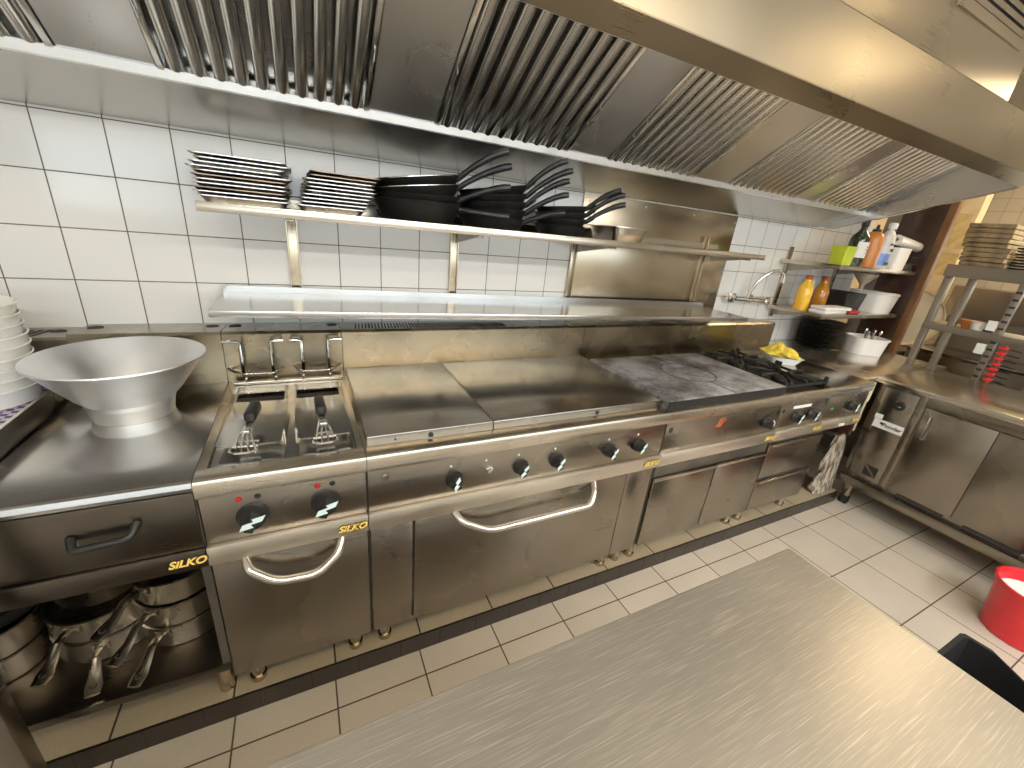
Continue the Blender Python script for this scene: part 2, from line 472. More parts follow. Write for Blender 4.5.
d = MB().box(X0+.003, X1-.003, -.853, -.8405, .192, .634, .003).build('door', M['front'], u)
handle(d, [(-.325, -.853, .632), (-.315, -.885, .612), (-.255, -.905, .570), (-.150, -.905, .561), (-.092, -.885, .600), (-.078, -.853, .628)], .0125)
legs(u, X0+.05, X1-.05)
hole_cover(u, -.372); hole_cover(u, -.03)
# hinge rail and basket hooks on the back
rl = MB().box(-.385, -.008, -.232, -.218, .9005, .912, .003)
for x in (-.34, -.245, -.15, -.055): rl.box(x-.004, x+.004, -.236, -.214, .9005, .93, .001)
rl.build('hinge_rail', M['polish'], u)
for x, dx in ((-.347, -.05), (-.250, .036), (-.148, -.036), (-.055, .043)):
    MB().tube([(x+dx, -.191, 1.058), (x+dx, -.225, 1.068), (x+dx*.5, -.228, 1.070), (x, -.228, 1.066), (x, -.228, 1.02), (x, -.228, .935)], .0062, 8).tube([(x+dx, -.191, .955), (x+dx*.5, -.222, .95), (x, -.228, .948)], .0055, 8).build('basket_hook', M['chrome'], u)
MB().cyl((-.347, -.234, .945), (-.247, -.234, .945), .0035, seg=8).cyl((-.152, -.234, .945), (-.055, -.234, .945), .0035, seg=8).build('hook_bar', M['chrome'], u)

# lids and baskets lying in the fryer
def lid(cx, label, yaw, w=.158, g=1):
    o = thing('steel_cover', label, 'lid', (cx, -.60, .9165), 'lids resting on the fryer basins')
    o.rotation_euler = (R(0), 0, R(yaw))
    ring = lambda z, k: [(-w/2+k, .16-k, z), (w/2-k, .16-k, z), (w/2-k, -.128+k, z), (w/2-.010, -.139+k, z), (.026, -.140+k, z), (.022, -.115, z), (-.028, -.115, z), (-.032, -.140+k, z), (-w/2+.010, -.139+k, z), (-w/2+k, -.128+k, z)]
    ORG[o.name] = (0, 0, 0)
    MB().loft([ring(0, 0), ring(.003, 0)]).build('plate', M['top'], o)
    MB().box(-w/2+.01, -w/2+.014, -.1, .15, -.010, -.0005).box(w/2-.014, w/2-.01, -.1, .15, -.010, -.0005).build('rim', M['steel'], o)
    return o
lid(-.287, 'steel fryer lid over the left basin, set slightly askew', -3)
lid(-.102, 'steel fryer lid over the right basin, lying straight', 2, .15)
def basket(cx, yaw, label):
    o = thing('fryer_basket', label, 'fryer basket', (cx, -.66, .921), 'baskets folded into the fryer')
    ORG[o.name] = (0, 0, 0); o.rotation_euler = (0, 0, R(yaw))
    MB().box(-.015, .015, -.030, .062, .040, .070, .009, seg=3).build('grip', M['black'], o, label='black plastic grip')
    MB().box(-.010, .010, -.085, -.02, .034, .043, .003).build('shank', M['polish'], o)
    w = MB()
    for x in (-.017, -.006, .006, .017):
        w.tube([(x*.5, -.055, .036), (x*.9, -.085, .03), (x*1.3, -.105, .012), (x*1.3, -.104, -.015)], .0028, 6)
    w.tube([(-.03, -.098, .004), (-.032, -.128, .006), (-.015, -.142, .008), (.015, -.142, .008), (.032, -.128, .006), (.03, -.098, .004)], .003, 6, closed=True)
    w.build('wire_bracket', M['chrome'], o)
    mesh = MB()
    for i in range(7): 
        y = .012+i*.028
        mesh.tube([(-.045, y, -.016), (-.045, y, -.10), (.045, y, -.10), (.045, y, -.016)], .0016, 5)
    mesh.tube([(-.047, .005, -.016), (.047, .005, -.016), (.047, .2, -.016), (-.047, .2, -.016)], .0025, 6, closed=True)
    mesh.build('wire_mesh', M['chrome'], o)
basket(-.287, -7, 'fryer basket in the left basin, black grip turned askew')
basket(-.106, 2, 'fryer basket in the right basin, black grip straight')

# ---------------------------------------------------------------- solid-top range with oven
u = thing('oven_range', 'wide steel solid-top range with five knobs over one oven door', 'range', (.6, -.43, .08))
X0, X1 = 0.0, 1.198
MB().profx(nosing(X0, X1), X0, X1).build('worktop', M['steel'], u)
for a, b, nm in ((.008, .413, 0), (.417, 1.190, 1)):
    h = MB().box(a, b, -.806, -.192, .9005, .932, .0025).build('hotplate', M['hotplate'], u)
    MB().box(a+.0005, b-.0005, -.8073, -.8062, .902, .9295).build('edge_band', M['front'], h)
    for x in ((.20, .09) if nm == 0 else (.85,)):
        MB().lathe([(0, .002), (.0085 if x != .09 else .003, .002), (.009 if x != .09 else .0032, 0)], seg=18, m=frame_m((x, -.8073, .914), (1, 0, 0), (0, 0, 1))).build('screw_hole', M['dark'], h)
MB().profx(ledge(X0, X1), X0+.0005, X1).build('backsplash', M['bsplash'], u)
slots(u, [.055+.0135*i for i in range(52)], 'vent_grille')
MB().box(X0, X1, -.838, -.02, .192, .868).build('carcass', M['shadowsteel'], u)
MB().box(X0+.002, X1-.002, -.849, -.8395, .697, .848, .001).build('control_panel', M['front'], u)
for x, t in ((.269, 25), (.515, 10), (.664, 10), (.911, 10), (1.060, 10)): knob(u, x, .763, -.849, .025, t)
MB().lathe([(0, .004), (.006, .004), (.008, .002), (.012, .002), (.013, 0)], seg=18, m=frame_m((.052, -.849, .815), (1, 0, 0), (0, 0, 1))).build('screw_plug', M['polish'], u, label='brass-coloured screw plug')
MB().lathe([(0, .001), (.011, .001), (.012, 0)], seg=18, m=frame_m((.118, -.849, .776), (1, 0, 0), (0, 0, 1))).build('ignition_hole', M['dark'], u)
MB().lathe([(0, .014), (.007, .014), (.008, .006), (.014, .005), (.015, 0)], seg=20, m=frame_m((.392, -.849, .775), (1, 0, 0), (0, 0, 1))).build('ignition_button', M['chrome'], u)
for x in (.269, .392, .515, .664, .911, 1.06):
    MB().lathe([(0, .0007), (.004, .0007), (.0042, 0)], seg=10, m=frame_m((x-.012, -.849, .812), (1, 0, 0), (0, 0, 1))).build('dial_mark', M['paper'], u)
MB().box(X0, X1, YN, -.8395, .638, .696, .003).build('rail', M['rail'], u)
badge(u, 1.145)
MB().box(.004, .135, -.853, -.839, .192, .634, .003).build('side_panel', M['front'], u)
d = MB().box(.141, 1.029, -.856, -.839, .192, .634, .003).build('oven_door', M['front'], u)
handle(d, [(.275, -.856, .632), (.292, -.89, .612), (.385, -.91, .566), (.815, -.91, .566), (.842, -.89, .604), (.855, -.856, .63)], .0125)
MB().box(1.035, 1.176, -.853, -.839, .192, .634, .003).build('side_panel', M['front'], u)
legs(u, .05, 1.05); MB().cyl((1.14, -.79, .081), (1.14, -.79, .19), .02, .02, 14).build('leg', M['steel_v'], u)

# ---------------------------------------------------------------- cast-iron french top
u = thing('french_top_range', 'cooktop with a scuffed black cast-iron plate and ring lid, two doors below', 'range', (1.6, -.43, .08))
X0, X1 = 1.2, 1.998
MB().profx(nosing(X0, X1), X0, X1).build('worktop', M['steel'], u)
m_, nt, p = nt_mat('scuffed_iron_plate')
w1 = obj_noise(nt, (1, 1, 1), 5, 5, .65); w2 = obj_noise(nt, (6, 40, 6), 6, 3)
f = math_n(nt, 'ADD', math_n(nt, 'MULTIPLY', w1, .75), math_n(nt, 'MULTIPLY', w2, .25))
nt.links.new(ramp(nt, f, [(.36, (.045, .04, .038, 1)), (.46, (.19, .185, .19, 1)), (.58, (.46, .465, .49, 1))]), p.inputs['Base Color'])
p.inputs['Roughness'].default_value = .5; p.inputs['Metallic'].default_value = .45
M['ironplate'] = m_
pl = MB().box(1.19, 1.606, -.84, -.285, .9005, .94, .003).box(1.6085, 1.984, -.84, -.285, .9005, .94, .003).build('iron_plate', M['ironplate'], u)
MB().box(1.188, 1.986, -.8435, -.8405, .9005, .937).box(1.9845, 1.988, -.84, -.285, .9005, .937).build('plate_edge', M['iron'], pl)
MB().tube([(1.60+.135*math.cos(R(a)), -.565+.135*math.sin(R(a)), .9398) for a in range(0, 360, 8)], .0022, 6, closed=True).build('ring_groove', M['iron'], pl)
MB().box(1.6055, 1.609, -.84, -.70, .9385, .9408).box(1.6055, 1.609, -.43, -.285, .9385, .9408).build('seam_groove', M['iron'], pl)
MB().profx(ledge(X0, X1), X0+.0005, X1).build('backsplash', M['bsplash'], u)
MB().box(X0, X1, -.838, -.02, .192, .868).build('carcass', M['shadowsteel'], u)
MB().box(X0+.002, X1-.002, -.849, -.8395, .697, .848, .001).build('control_panel', M['front'], u)
k = knob(u, 1.90, .757, -.849, .027, 30, mark=False)
MB().tube([(1.90+.021*math.cos(R(a)), -.8805, .757+.021*math.sin(R(a))) for a in range(-60, 150, 15)], .003, 6).build('mark', M['paper'], k, label='pale curved mark')
MB().lathe([(0, .001), (.012, .001), (.013, 0)], seg=18, m=frame_m((1.232, -.849, .805), (1, 0, 0), (0, 0, 1))).build('ignition_hole', M['dark'], u)
MB().prism([(1.52, -.8496, .782), (1.555, -.8496, .776), (1.56, -.8496, .795), (1.582, -.8496, .80), (1.575, -.8496, .828), (1.535, -.8496, .822), (1.53, -.8496, .80)], (0, .0006, 0)).build('scorch_stain', M['rust'], u, label='reddish-brown scorch stain')
MB().box(X0, X1, YN, -.8395, .638, .696, .003).build('rail', M['rail'], u)
badge(u, 1.955)
for a, b in ((1.203, 1.608), (1.614, 1.996)):
    d = MB().box(a, b, -.853, -.839, .192, .566, .003).build('door', M['front'], u)
    MB().box(a+.002, b-.002, -.858, -.8532, .552, .565, .002).build('pull_edge', M['steel'], d)
MB().box(X0+.003, X1-.002, -.845, -.839, .57, .634, .002).build('upper_band', M['shadowsteel'], u)
legs(u, 1.23, 1.95)

# ---------------------------------------------------------------- open burners
u = thing('gas_burner_unit', 'narrow gas hob with black cast-iron pan supports above two drawers', 'hob', (2.2, -.43, .08))
X0, X1 = 2.0, 2.418
MB().profx([(YN, .85), (YN-.001, .885), (YN+.004, .896), (YN+.014, .90), (-.845, .90), (-.845, .868), (-.84, .85)], X0, X1).box(X0, X0+.012, -.8448, -.19, .868, .90).box(X1-.012, X1, -.8448, -.19, .868, .90).box(X0+.012, X1-.012, -.24, -.19, .868, .90).build('worktop', M['steel'], u)
MB().box(X0+.0122, X1-.0122, -.8445, -.2402, .868, .874).build('spill_tray', M['iron'], u)
for cy in (-.40, -.68):
    MB().lathe([(0, .045), (.03, .045), (.045, .04), (.048, .025), (.04, .012), (.058, .01), (.06, 0), (0, 0)], (2.21, cy, .8745), 28).build('burner', M['iron'], u)
    g = MB()
    y0, y1, x0, x1 = cy-.138, cy+.138, 2.016, 2.402
    for x in (x0, x1-.014): g.box(x, x+.014, y0, y1, .912, .926, .003)
    for y in (y0, y1-.014): g.box(x0+.014, x1-.014, y, y+.014, .912, .926, .003)
    for a in range(8):
        c, s = math.cos(R(a*45)), math.sin(R(a*45))
        ex = {0: .185, 4: .185, 2: .13, 6: .13}.get(a, .175)
        g.tube([(2.209+.05*c, cy+.05*s*.9, .938), (2.209+.11*c, cy+min(.12, .11)*s, .942), (2.209+ex*c, cy+max(-.128, min(.128, ex*s)), .938), (2.209+ex*c, cy+max(-.13, min(.13, ex*s)), .918)], [.006, .008, .009, .009], 8)
    for x in (x0+.007, x1-.007):
        for y in (y0+.007, y1-.007): g.box(x-.009, x+.009, y-.009, y+.009, .876, .95, .003)
    g.build('pan_support', M['iron'], u)
MB().profx(ledge(X0, X1), X0+.0005, X1).build('backsplash', M['bsplash'], u)
MB().box(X0, X1, -.838, -.02, .192, .845).build('carcass', M['shadowsteel'], u)
MB().box(X0+.001, X1-.002, -.849, -.8395, .697, .848, .001).build('control_panel', M['front'], u)
for x, t in ((2.143, 10), (2.288, 10)): knob(u, x, .757, -.849, .027, t)
MB().lathe([(0, .001), (.011, .001), (.012, 0)], seg=18, m=frame_m((2.024, -.849, .802), (1, 0, 0), (0, 0, 1))).build('ignition_hole', M['dark'], u)
MB().box(2.10, 2.26, -.8497, -.8491, .806, .822).build('type_strip', M['paper'], u)
MB().box(X0, X1, YN, -.8395, .638, .696, .003).build('rail', M['rail'], u)
badge(u, 2.375)
MB().box(X0+.003, 2.498, -.845, -.8395, .612, .634, .002).build('upper_band', M['shadowsteel'], u)
for a, b in ((.192, .378), (.402, .608)):
    d = MB().box(2.004, 2.498, -.853, -.839, a, b, .003).build('drawer', M['front'], u)
    MB().box(2.03, 2.494, -.858, -.8532, b-.014, b-.002, .002).build('pull_edge', M['steel'], d)
MB().box(2.42, 2.496, -.838, -.05, .192, .634).build('side_casing', M['front'], u)
legs(u, 2.05, 2.46)

# ---------------------------------------------------------------- end unit
u = thing('end_unit', 'steel end unit with a plain worktop, one knob and a green lamp', 'counter unit', (2.62, -.43, .08))
X0, X1 = 2.42, 2.835
MB().profx(nosing(X0, X1), X0, X1).build('worktop', M['top'], u)
MB().profx(ledge(X0, X1), X0+.0005, X1).build('backsplash', M['bsplash'], u)
MB().box(X0, X1, -.838, -.02, .70, .868).box(X1-.015, X1, -.6, -.02, .1, .70).build('carcass', M['shadowsteel'], u)
MB().box(X0+.001, X1-.002, -.849, -.8395, .697, .848, .001).build('control_panel', M['front'], u)
knob(u, 2.69, .762, -.849, .027, 20)
MB().lathe([(0, .007), (.008, .006), (.011, 0)], seg=16, m=frame_m((2.488, -.849, .765), (1, 0, 0), (0, 0, 1))).build('indicator_lamp', M['greenlamp'], u)
MB().lathe([(0, .003), (.006, .003), (.007, 0)], seg=12, m=frame_m((2.70, -.849, .832), (1, 0, 0), (0, 0, 1))).build('screw_plug', M['polish'], u)
MB().box(X0, X1, YN, -.8395, .638, .696, .003).build('rail', M['rail'], u)
badge(u, 2.78)
MB().box(2.61, 2.665, -.8652, -.8635, .645, .662, .001).build('sticker', M['paper'], u)
MB().box(2.50, 2.82, -.56, -.54, .081, .69).build('back_panel', M['front'], u)
MB().cyl((2.80, -.50, .081), (2.80, -.50, .699), .014, .014, 12).build('leg', M['steel_v'], u)
# gas tap and pipe under it
u = thing('gas_pipe', 'yellowish gas pipe with a tap under the end unit', 'pipe', (2.60, -.6, .5))
MB().tube([(2.68, -.5605, .45), (2.67, -.60, .455), (2.62, -.67, .47), (2.56, -.715, .53), (2.55, -.72, .60)], .014, 10).build('pipe', M['cream'], u)
MB().box(2.535, 2.575, -.745, -.705, .52, .565, .008).box(2.545, 2.62, -.765, -.75, .535, .55, .004).cyl((2.555, -.75, .543), (2.555, -.72, .543), .009).build('tap', M['cream'], u)
# ================================================================== EXTRACTOR HOOD
HL, HR = -1.9, 3.2
h = thing('extractor_hood', 'long stainless steel extractor hood with corrugated grease filters above the cooking line', 'extractor hood', (.65, -.5, 1.75))
hb = MB().prism([(HL, -.012, 1.748), (HL, -.30, 1.832), (HL, -.30, 1.838), (HL, -.006, 1.756)], (HR-.013-HL, 0, 0))
hb.build('back_panel', M['hood_back'], h)
MB().prism([(HL, -.302, 1.826), (HL, -.316, 1.828), (HL, -.322, 1.850), (HL, -.310, 1.853), (HL, -.308, 1.846), (HL, -.302, 1.834)], (HR-.013-HL, 0, 0)).build('gutter', M['gutter'], h, label='drip gutter whitened for reflected light')
# filter plane
FO = Vector((0, -.305, 1.848)); FD = Vector((0, -.405, .257)).normalized(); FLEN = .48
def fm(x): return frame_m((x, FO.y, FO.z), (1, 0, 0), FD)
FX = [(-1.17, -.625), (-.43, .108), (.325, .872), (1.075, 1.592), (1.842, 2.392), (2.552, 3.12)]
prev = HL
for a, b in FX+[(HR-.013, None)]:
    if a-prev > .02:
        MB().box(0, a-prev-.004, 0, FLEN, .0, .004, m=fm(prev+.002)).build('blank_panel', M['hood_in'], h)
    prev = b
for i, (a, b) in enumerate(FX):
    w = b-a; m = fm(a)
    fr = MB()
    fr.box(0.001, .017, 0, FLEN, -.045, .010, .002, m=m).box(w-.017, w-.001, 0, FLEN, -.045, .010, .002, m=m)
    fr.box(.017, w-.017, 0, .012, -.045, .002, m=m).box(.017, w-.017, FLEN-.012, FLEN, -.045, .006, m=m)
    fr.box(.017, w-.017, .012, FLEN-.012, -.047, -.045, m=m)
    fr = fr.build('filter', M['baffle'], h)
    n = 10; p_ = (w-.034)/n
    f1, f2 = MB(), MB()
    for k in range(n):
        c = .017+p_*(k+.5)
        pr = [(c-p_*.36*math.cos(R(q)), 0, -.006+.016*math.sin(R(q))**.7) for q in range(0, 181, 20)]
        pr += [(c+p_*.33*math.cos(R(q)), 0, -.008+.014*math.sin(R(q))) for q in range(0, 181, 30)]
        f1.prism([(x, .006, z) for x, y, z in pr], (0, FLEN-.014, 0), m=m)
        if k < n-1:
            c2 = c+p_*.5
            f2.prism([(c2-p_*.30, .03, -.020), (c2-p_*.24, .03, -.034), (c2+p_*.24, .03, -.034), (c2+p_*.30, .03, -.020), (c2+p_*.24, .03, -.031), (c2-p_*.24, .03, -.031)], (0, FLEN-.044, 0), m=m)
    f1.build('baffles', M['baffle'], fr); f2.build('inner_baffles', M['baffle_in'], fr)
    for xx in (.009, w-.009):
        MB().tube([tuple(m @ Vector(q)) for q in ((xx, .16, .010), (xx, .165, .022), (xx, .20, .026), (xx, .235, .022), (xx, .24, .010))], .0028, 6).build('filter_handle', M['chrome'], fr)
# front
yT, zT = (FO+FD*FLEN).y, (FO+FD*FLEN).z
MB().prism([(HL, yT+.004, zT+.012), (HL, -.945, 2.150), (HL, -.945, 2.158), (HL, yT, zT+.020)], (HR-.013-HL, 0, 0)).box(HL, HR-.013, -.950, -.945, 1.985, 2.158).build('inner_cover', M['hood_in'], h)
MB().prism([(HL, -.950, 1.984), (HL, -1.003, 2.017), (HL, -1.003, 2.020), (HL, -.950, 1.988)], (HR-HL, 0, 0)).build('front_lip', M['hood_lip'], h)
MB().box(HL, HR, -1.003, -.999, 2.0205, 2.212).build('front_panel', M['hood'], h)
MB().prism([(HR-.012, -.012, 1.748), (HR-.012, -.16, 1.748), (HR-.012, -.950, 1.984), (HR-.012, -.998, 2.018), (HR-.012, -.998, 2.212), (HR-.012, -.012, 2.212)], (.012, 0, 0)).build('side_panel', M['hood_in'], h)
MB().prism([(HR-.016, -.1, 1.7405), (HR-.016, -.16, 1.741), (HR-.016, -.950, 1.977), (HR-.016, -.950, 1.983), (HR-.016, -.16, 1.7475), (HR-.016, -.1, 1.7475)], (.022, 0, 0)).build('side_trim', M['polish'], h)
MB().box(HL, HR, -.998, -.012, 2.2125, 2.216).build('roof', M['hood'], h)
cs = MB().box(HL, 2.52, -.999, -.012, 2.2165, 2.748, .001).box(2.5205, HR, -.988, -.012, 2.218, 2.748, .002).build('duct_casing', M['hood'], h)
gr = MB().box(1.86, 1.89, -1.008, -.9992, 2.36, 2.62).box(2.385, 2.415, -1.008, -.9992, 2.36, 2.62).box(1.89, 2.385, -1.008, -.9992, 2.36, 2.39).box(1.89, 2.385, -1.008, -.9992, 2.595, 2.62)
gr = gr.build('vent_grille', M['hood'], cs)
ORG[gr.name] = ORG[h.name]
g2 = MB()
for k in range(7): g2.prism([(1.892, -1.0065, 2.394+k*.028), (1.892, -.9998, 2.404+k*.028), (1.892, -.9998, 2.417+k*.028), (1.892, -1.0065, 2.412+k*.028)], (.49, 0, 0))
o = g2.build('slats', M['hood'], None); o.parent = cs; o.location = -Vector(ORG[h.name])
o = MB().box(1.891, 2.384, -.9996, -.9992, 2.391, 2.594).build('grille_shadow', M['dark'], None); o.parent = cs; o.location = -Vector(ORG[h.name])

# stainless panel behind the shelves
w = thing('wall_panel_sheet', 'stainless steel sheet screwed to the wall behind the right half of the shelves', 'wall panel', (1.78, 0, 1.1))
MB().box(1.20, 2.392, -.006, -.0005, 1.096, 1.742, .001).build('sheet', M['steel_v'], w)
for x, z in ((1.32, 1.71), (1.62, 1.715), (2.375, 1.70), (2.378, 1.40), (2.38, 1.13), (2.0, 1.71)):
    MB().lathe([(0, .003), (.007, .002), (.008, 0)], seg=12, m=frame_m((x, -.006, z), (1, 0, 0), (0, 0, 1))).build('screw', M['chrome'], w)

# ================================================================== WALL SHELVES
s = thing('wall_shelf', 'upper steel wall shelf carrying baking trays and black pans', 'shelf', (.94, -.02, 1.5))
MB().box(-.39, 2.262, -.348, -.012, 1.526, 1.530).box(-.39, 2.262, -.35, -.345, 1.502, 1.5305, .001).box(-.39, 2.262, -.016, -.012, 1.5302, 1.56).box(-.39, -.387, -.345, -.016, 1.502, 1.526).box(2.259, 2.262, -.345, -.016, 1.502, 1.526).build('shelf_board', M['steel'], s)
for x in (-.149, .516, 1.18, 2.15):
    wz0, wz1 = 1.150, 1.60 if x > 2 else 1.525
    y0 = -.0065 if x > 1.2 else -.001
    MB().box(x-.020, x+.020, y0-.010, y0, wz0, wz1, .001).box(x-.020, x-.016, y0-.016, y0-.010, wz0, wz1).box(x+.016, x+.020, y0-.016, y0-.010, wz0, wz1).build('wall_rail', M['steel_v'], s)
    MB().prism([(x-.002, -.024, 1.5015), (x-.002, -.30, 1.5015), (x-.002, -.30, 1.494), (x-.002, -.024, 1.45)], (.004, 0, 0)).box(x-.012, x+.012, -.335, -.30, 1.493, 1.5015, .002).build('bracket', M['front'], s)
s = thing('wall_shelf', 'lower empty steel wall shelf just above the range backsplash', 'shelf', (.94, -.02, 1.2))
tilt = Matrix.Translation((.92, 0, 1.19)) @ Matrix.Rotation(R(.85), 4, 'Y') @ Matrix.Translation((-.92, 0, -1.19))
MB().box(-.40, 2.245, -.368, -.03, 1.188, 1.192, m=tilt).box(-.40, 2.245, -.37, -.365, 1.170, 1.1925, .001, m=tilt).box(-.40, 2.245, -.033, -.029, 1.1922, 1.216, m=tilt).box(-.40, -.397, -.365, -.033, 1.170, 1.188, m=tilt).box(2.242, 2.245, -.365, -.033, 1.170, 1.188, m=tilt).build('shelf_board', M['top'], s)
for x in (-.149, .516, 1.18, 2.15):
    z = 1.19-(x-.92)*.0148
    MB().prism([(x-.002, -.034, z-.021), (x-.002, -.32, z-.021), (x-.002, -.32, z-.027), (x-.002, -.034, z-.05)], (.004, 0, 0)).box(x-.012, x+.012, -.345, -.32, z-.029, z-.021, .002).build('bracket', M['front'], s)

# ---------------------------------------------------------------- baking trays
ORD = ['topmost', 'second from the top', 'third from the top', 'fourth from the top', 'fifth from the top', 'sixth from the top', 'seventh from the top', 'eighth from the top', 'ninth from the top', 'tenth from the top', 'eleventh from the top', 'twelfth from the top']
def tray_proto(w, d, mat):
    mb = MB()
    r = .02
    outer = [(.022, -.012), (.012, 0), (.0, .017), (-.004, .0185), (-.005, .016)]
    mb.loft([rrect(-w/2+.020, w/2-.020, -d/2+.020, d/2-.020, r, .0), rrect(-w/2+.006, w/2-.006, -d/2+.006, d/2-.006, r, .017), rrect(-w/2, w/2, -d/2, d/2, r, .0185), rrect(-w/2, w/2, -d/2, d/2, r, .0160),
             ], cap1=False)
    mb.loft([rrect(-w/2+.021, w/2-.021, -d/2+.021, d/2-.021, r, .0012), rrect(-w/2+.008, w/2-.008, -d/2+.008, d/2-.008, r, .0175), rrect(-w/2, w/2, -d/2, d/2, r, .0187)], cap1=False)
    return mb
tp = {}
def tray(x, y, z, rz, label, group, key, w=.25, d=.30):
    k = (key, w, d)
    if k not in tp:
        o = tray_proto(w, d, None).build('baking_tray', M[key], None); tp[k] = o
    else:
        o = tp[k].copy(); COL.objects.link(o)
    o.location = (x, y, z); o.rotation_euler = (0, 0, R(rz))
    return tag(o, label, 'baking tray', group)
n = 11
for i in range(n):
    j = n-1-i
    tray(-.262+random.uniform(-.010, .008)-(.008 if j in (0, 3, 5) else 0), -.185+random.uniform(-.004, .004), 1.5305+i*.0112, random.uniform(-2.6, 2.6),
         f'steel baking tray, {ORD[j]} in the taller pile at the shelf end', 'baking trays in the pile at the shelf end', 'tray_dark' if j in (5, 8) else 'tray')
n = 10
for i in range(n):
    j = n-1-i
    tray(-.012+.0042*i+random.uniform(-.004, .004), -.185+random.uniform(-.004, .004), 1.5305+i*.0116, random.uniform(-3, 3),
         f'steel baking tray, {ORD[j]} in the pile beside the black pans', 'baking trays in the pile beside the pans', 'tray_dark' if j in (0, 1) else 'tray', .222, .30)

# ---------------------------------------------------------------- frying pans
def pan(loc, r, hgt, hlen, hrise, haz, tilt, label, group, rim=False, hz=.8, hr=.0145, th=(0, 0)):
    o = thing('frying_pan', label, 'frying pan', loc, group)
    ORG[o.name] = (0, 0, 0)
    t = .0025
    MB().lathe([(0, 0), (r*.76, 0), (r*.80, .004), (r*.985, hgt-.002), (r, hgt), (r-.003, hgt+.001), (r*.78, .007), (0, .005)], seg=44).build('pan_body', M['pan'], o)
    if rim:
        MB().tube([(r*math.cos(R(a)), r*math.sin(R(a)), hgt) for a in range(0, 360, 9)], .0022, 6, closed=True).build('rim', M['polish'], o, label='bare bright rim')
    mz = Matrix.Rotation(R(haz), 4, 'Z')
    pts, rad = [], []
    for k in range(9):
        q = k/8
        pts.append((r*.93+hlen*q, 0, hgt*hz+hrise*(1-(1-q)**1.55)))
        rad.append(hr*(.75+.35*q if q < .9 else .9))
    MB().tube(pts, rad, 10, flat=(.8, 1.1), m=mz).tube([(r*.86, 0, hgt*.62), (r*.97, 0, hgt*.72), (r+.03, 0, hgt*hz+hrise*.22)], [.008, .010, .009], 8, flat=(.6, 1.6), m=mz).build('handle', M['panh'], o)
    o.rotation_euler = (R(tilt[0]), R(tilt[1]), 0)
    return o
G1, G2, G3 = 'large pans in the pile beside the trays', 'pans in the middle pile on the shelf', 'pans in the pile near the shelf end'
ys = -.20
for z0, hgt, hl, hr_, az, tl, rim_, lab in [
        (1.5312, .072, .20, -.008, -27, 0, False, 'largest deep black pan, lowest in the pile beside the baking trays'),
        (1.5740, .050, .20, .058, -30, -2, False, 'large black pan, second from the bottom beside the baking trays'),
        (1.6040, .050, .21, .066, -29, -8, True, 'large black pan with a bright rim, second from the top beside the trays'),
        (1.6340, .050, .20, .080, -29, -9, True, 'large black pan with a bright rim, topmost beside the trays')]:
    pan((.298, ys, z0), .170, hgt, hl, hr_, az, (0, tl), lab, G1, rim=rim_, hr=.0155)
for z0, hl, hr_, az, tl, lab in [
        (1.5312, .170, .050, -42, 0, 'black frying pan at the bottom of the middle pile'),
        (1.5620, .175, .080, -36, -2, 'black frying pan, second from the bottom of the middle pile'),
        (1.5900, .175, .094, -35, -4, 'black frying pan in the centre of the middle pile'),
        (1.6170, .190, .090, -33, -7, 'black frying pan, second from the top of the middle pile'),
        (1.6440, .170, .085, -36, -10, 'topmost black frying pan of the middle pile, handle highest')]:
    pan((.615, ys, z0), .148, .045, hl, hr_, az, (0, tl), lab, G2)
for z0, hl, hr_, az, tl, lab in [
        (1.5312, .045, .010, 50, 0, 'small black frying pan at the bottom of the pile next to the steel dish'),
        (1.5600, .165, .080, -40, -2, 'small black frying pan, second in the pile next to the steel dish'),
        (1.5850, .160, .086, -42, -4, 'small black frying pan, third in the pile next to the steel dish'),
        (1.6100, .145, .072, -44, -6, 'small black frying pan, topmost in the pile next to the steel dish')]:
    pan((.955, ys, z0), .122, .042, hl, hr_, az, (0, tl), lab, G3)
mb = MB()
mb.loft([rrect(-.085, .085, -.10, .10, .03, 0), rrect(-.10, .10, -.115, .115, .03, .058), rrect(-.118, .118, -.132, .132, .03, .060), rrect(-.118, .118, -.132, .132, .03, .0625), rrect(-.098, .098, -.113, .113, .03, .0605), rrect(-.083, .083, -.098, .098, .03, .003)])
o = mb.build('steel_dish', M['polish'], None, 'shallow rectangular steel dish beside the small black pans', 'dish'); o.location = (1.30, -.19, 1.5312)
# ================================================================== LEFT: bowl, plates, pots
o = thing('colander_bowl', 'wide conical aluminium bowl on a ring foot, standing on the work unit', 'bowl', (-.622, -.402, .9005))
ORG[o.name] = (0, 0, 0)
MB().lathe([(.106, .062), (.125, .080), (.197, .182), (.203, .187), (.204, .183), (.199, .178), (.128, .078), (.110, .058), (.098, .058), (0, .058)][::-1], seg=64).build('bowl', M['alu'], o)
MB().lathe([(.094, 0), (.0975, 0), (.104, .040), (.107, .047), (.106, .056), (.109, .062), (.106, .0625), (.100, .056)], seg=64).build('foot_ring', M['alu'], o)

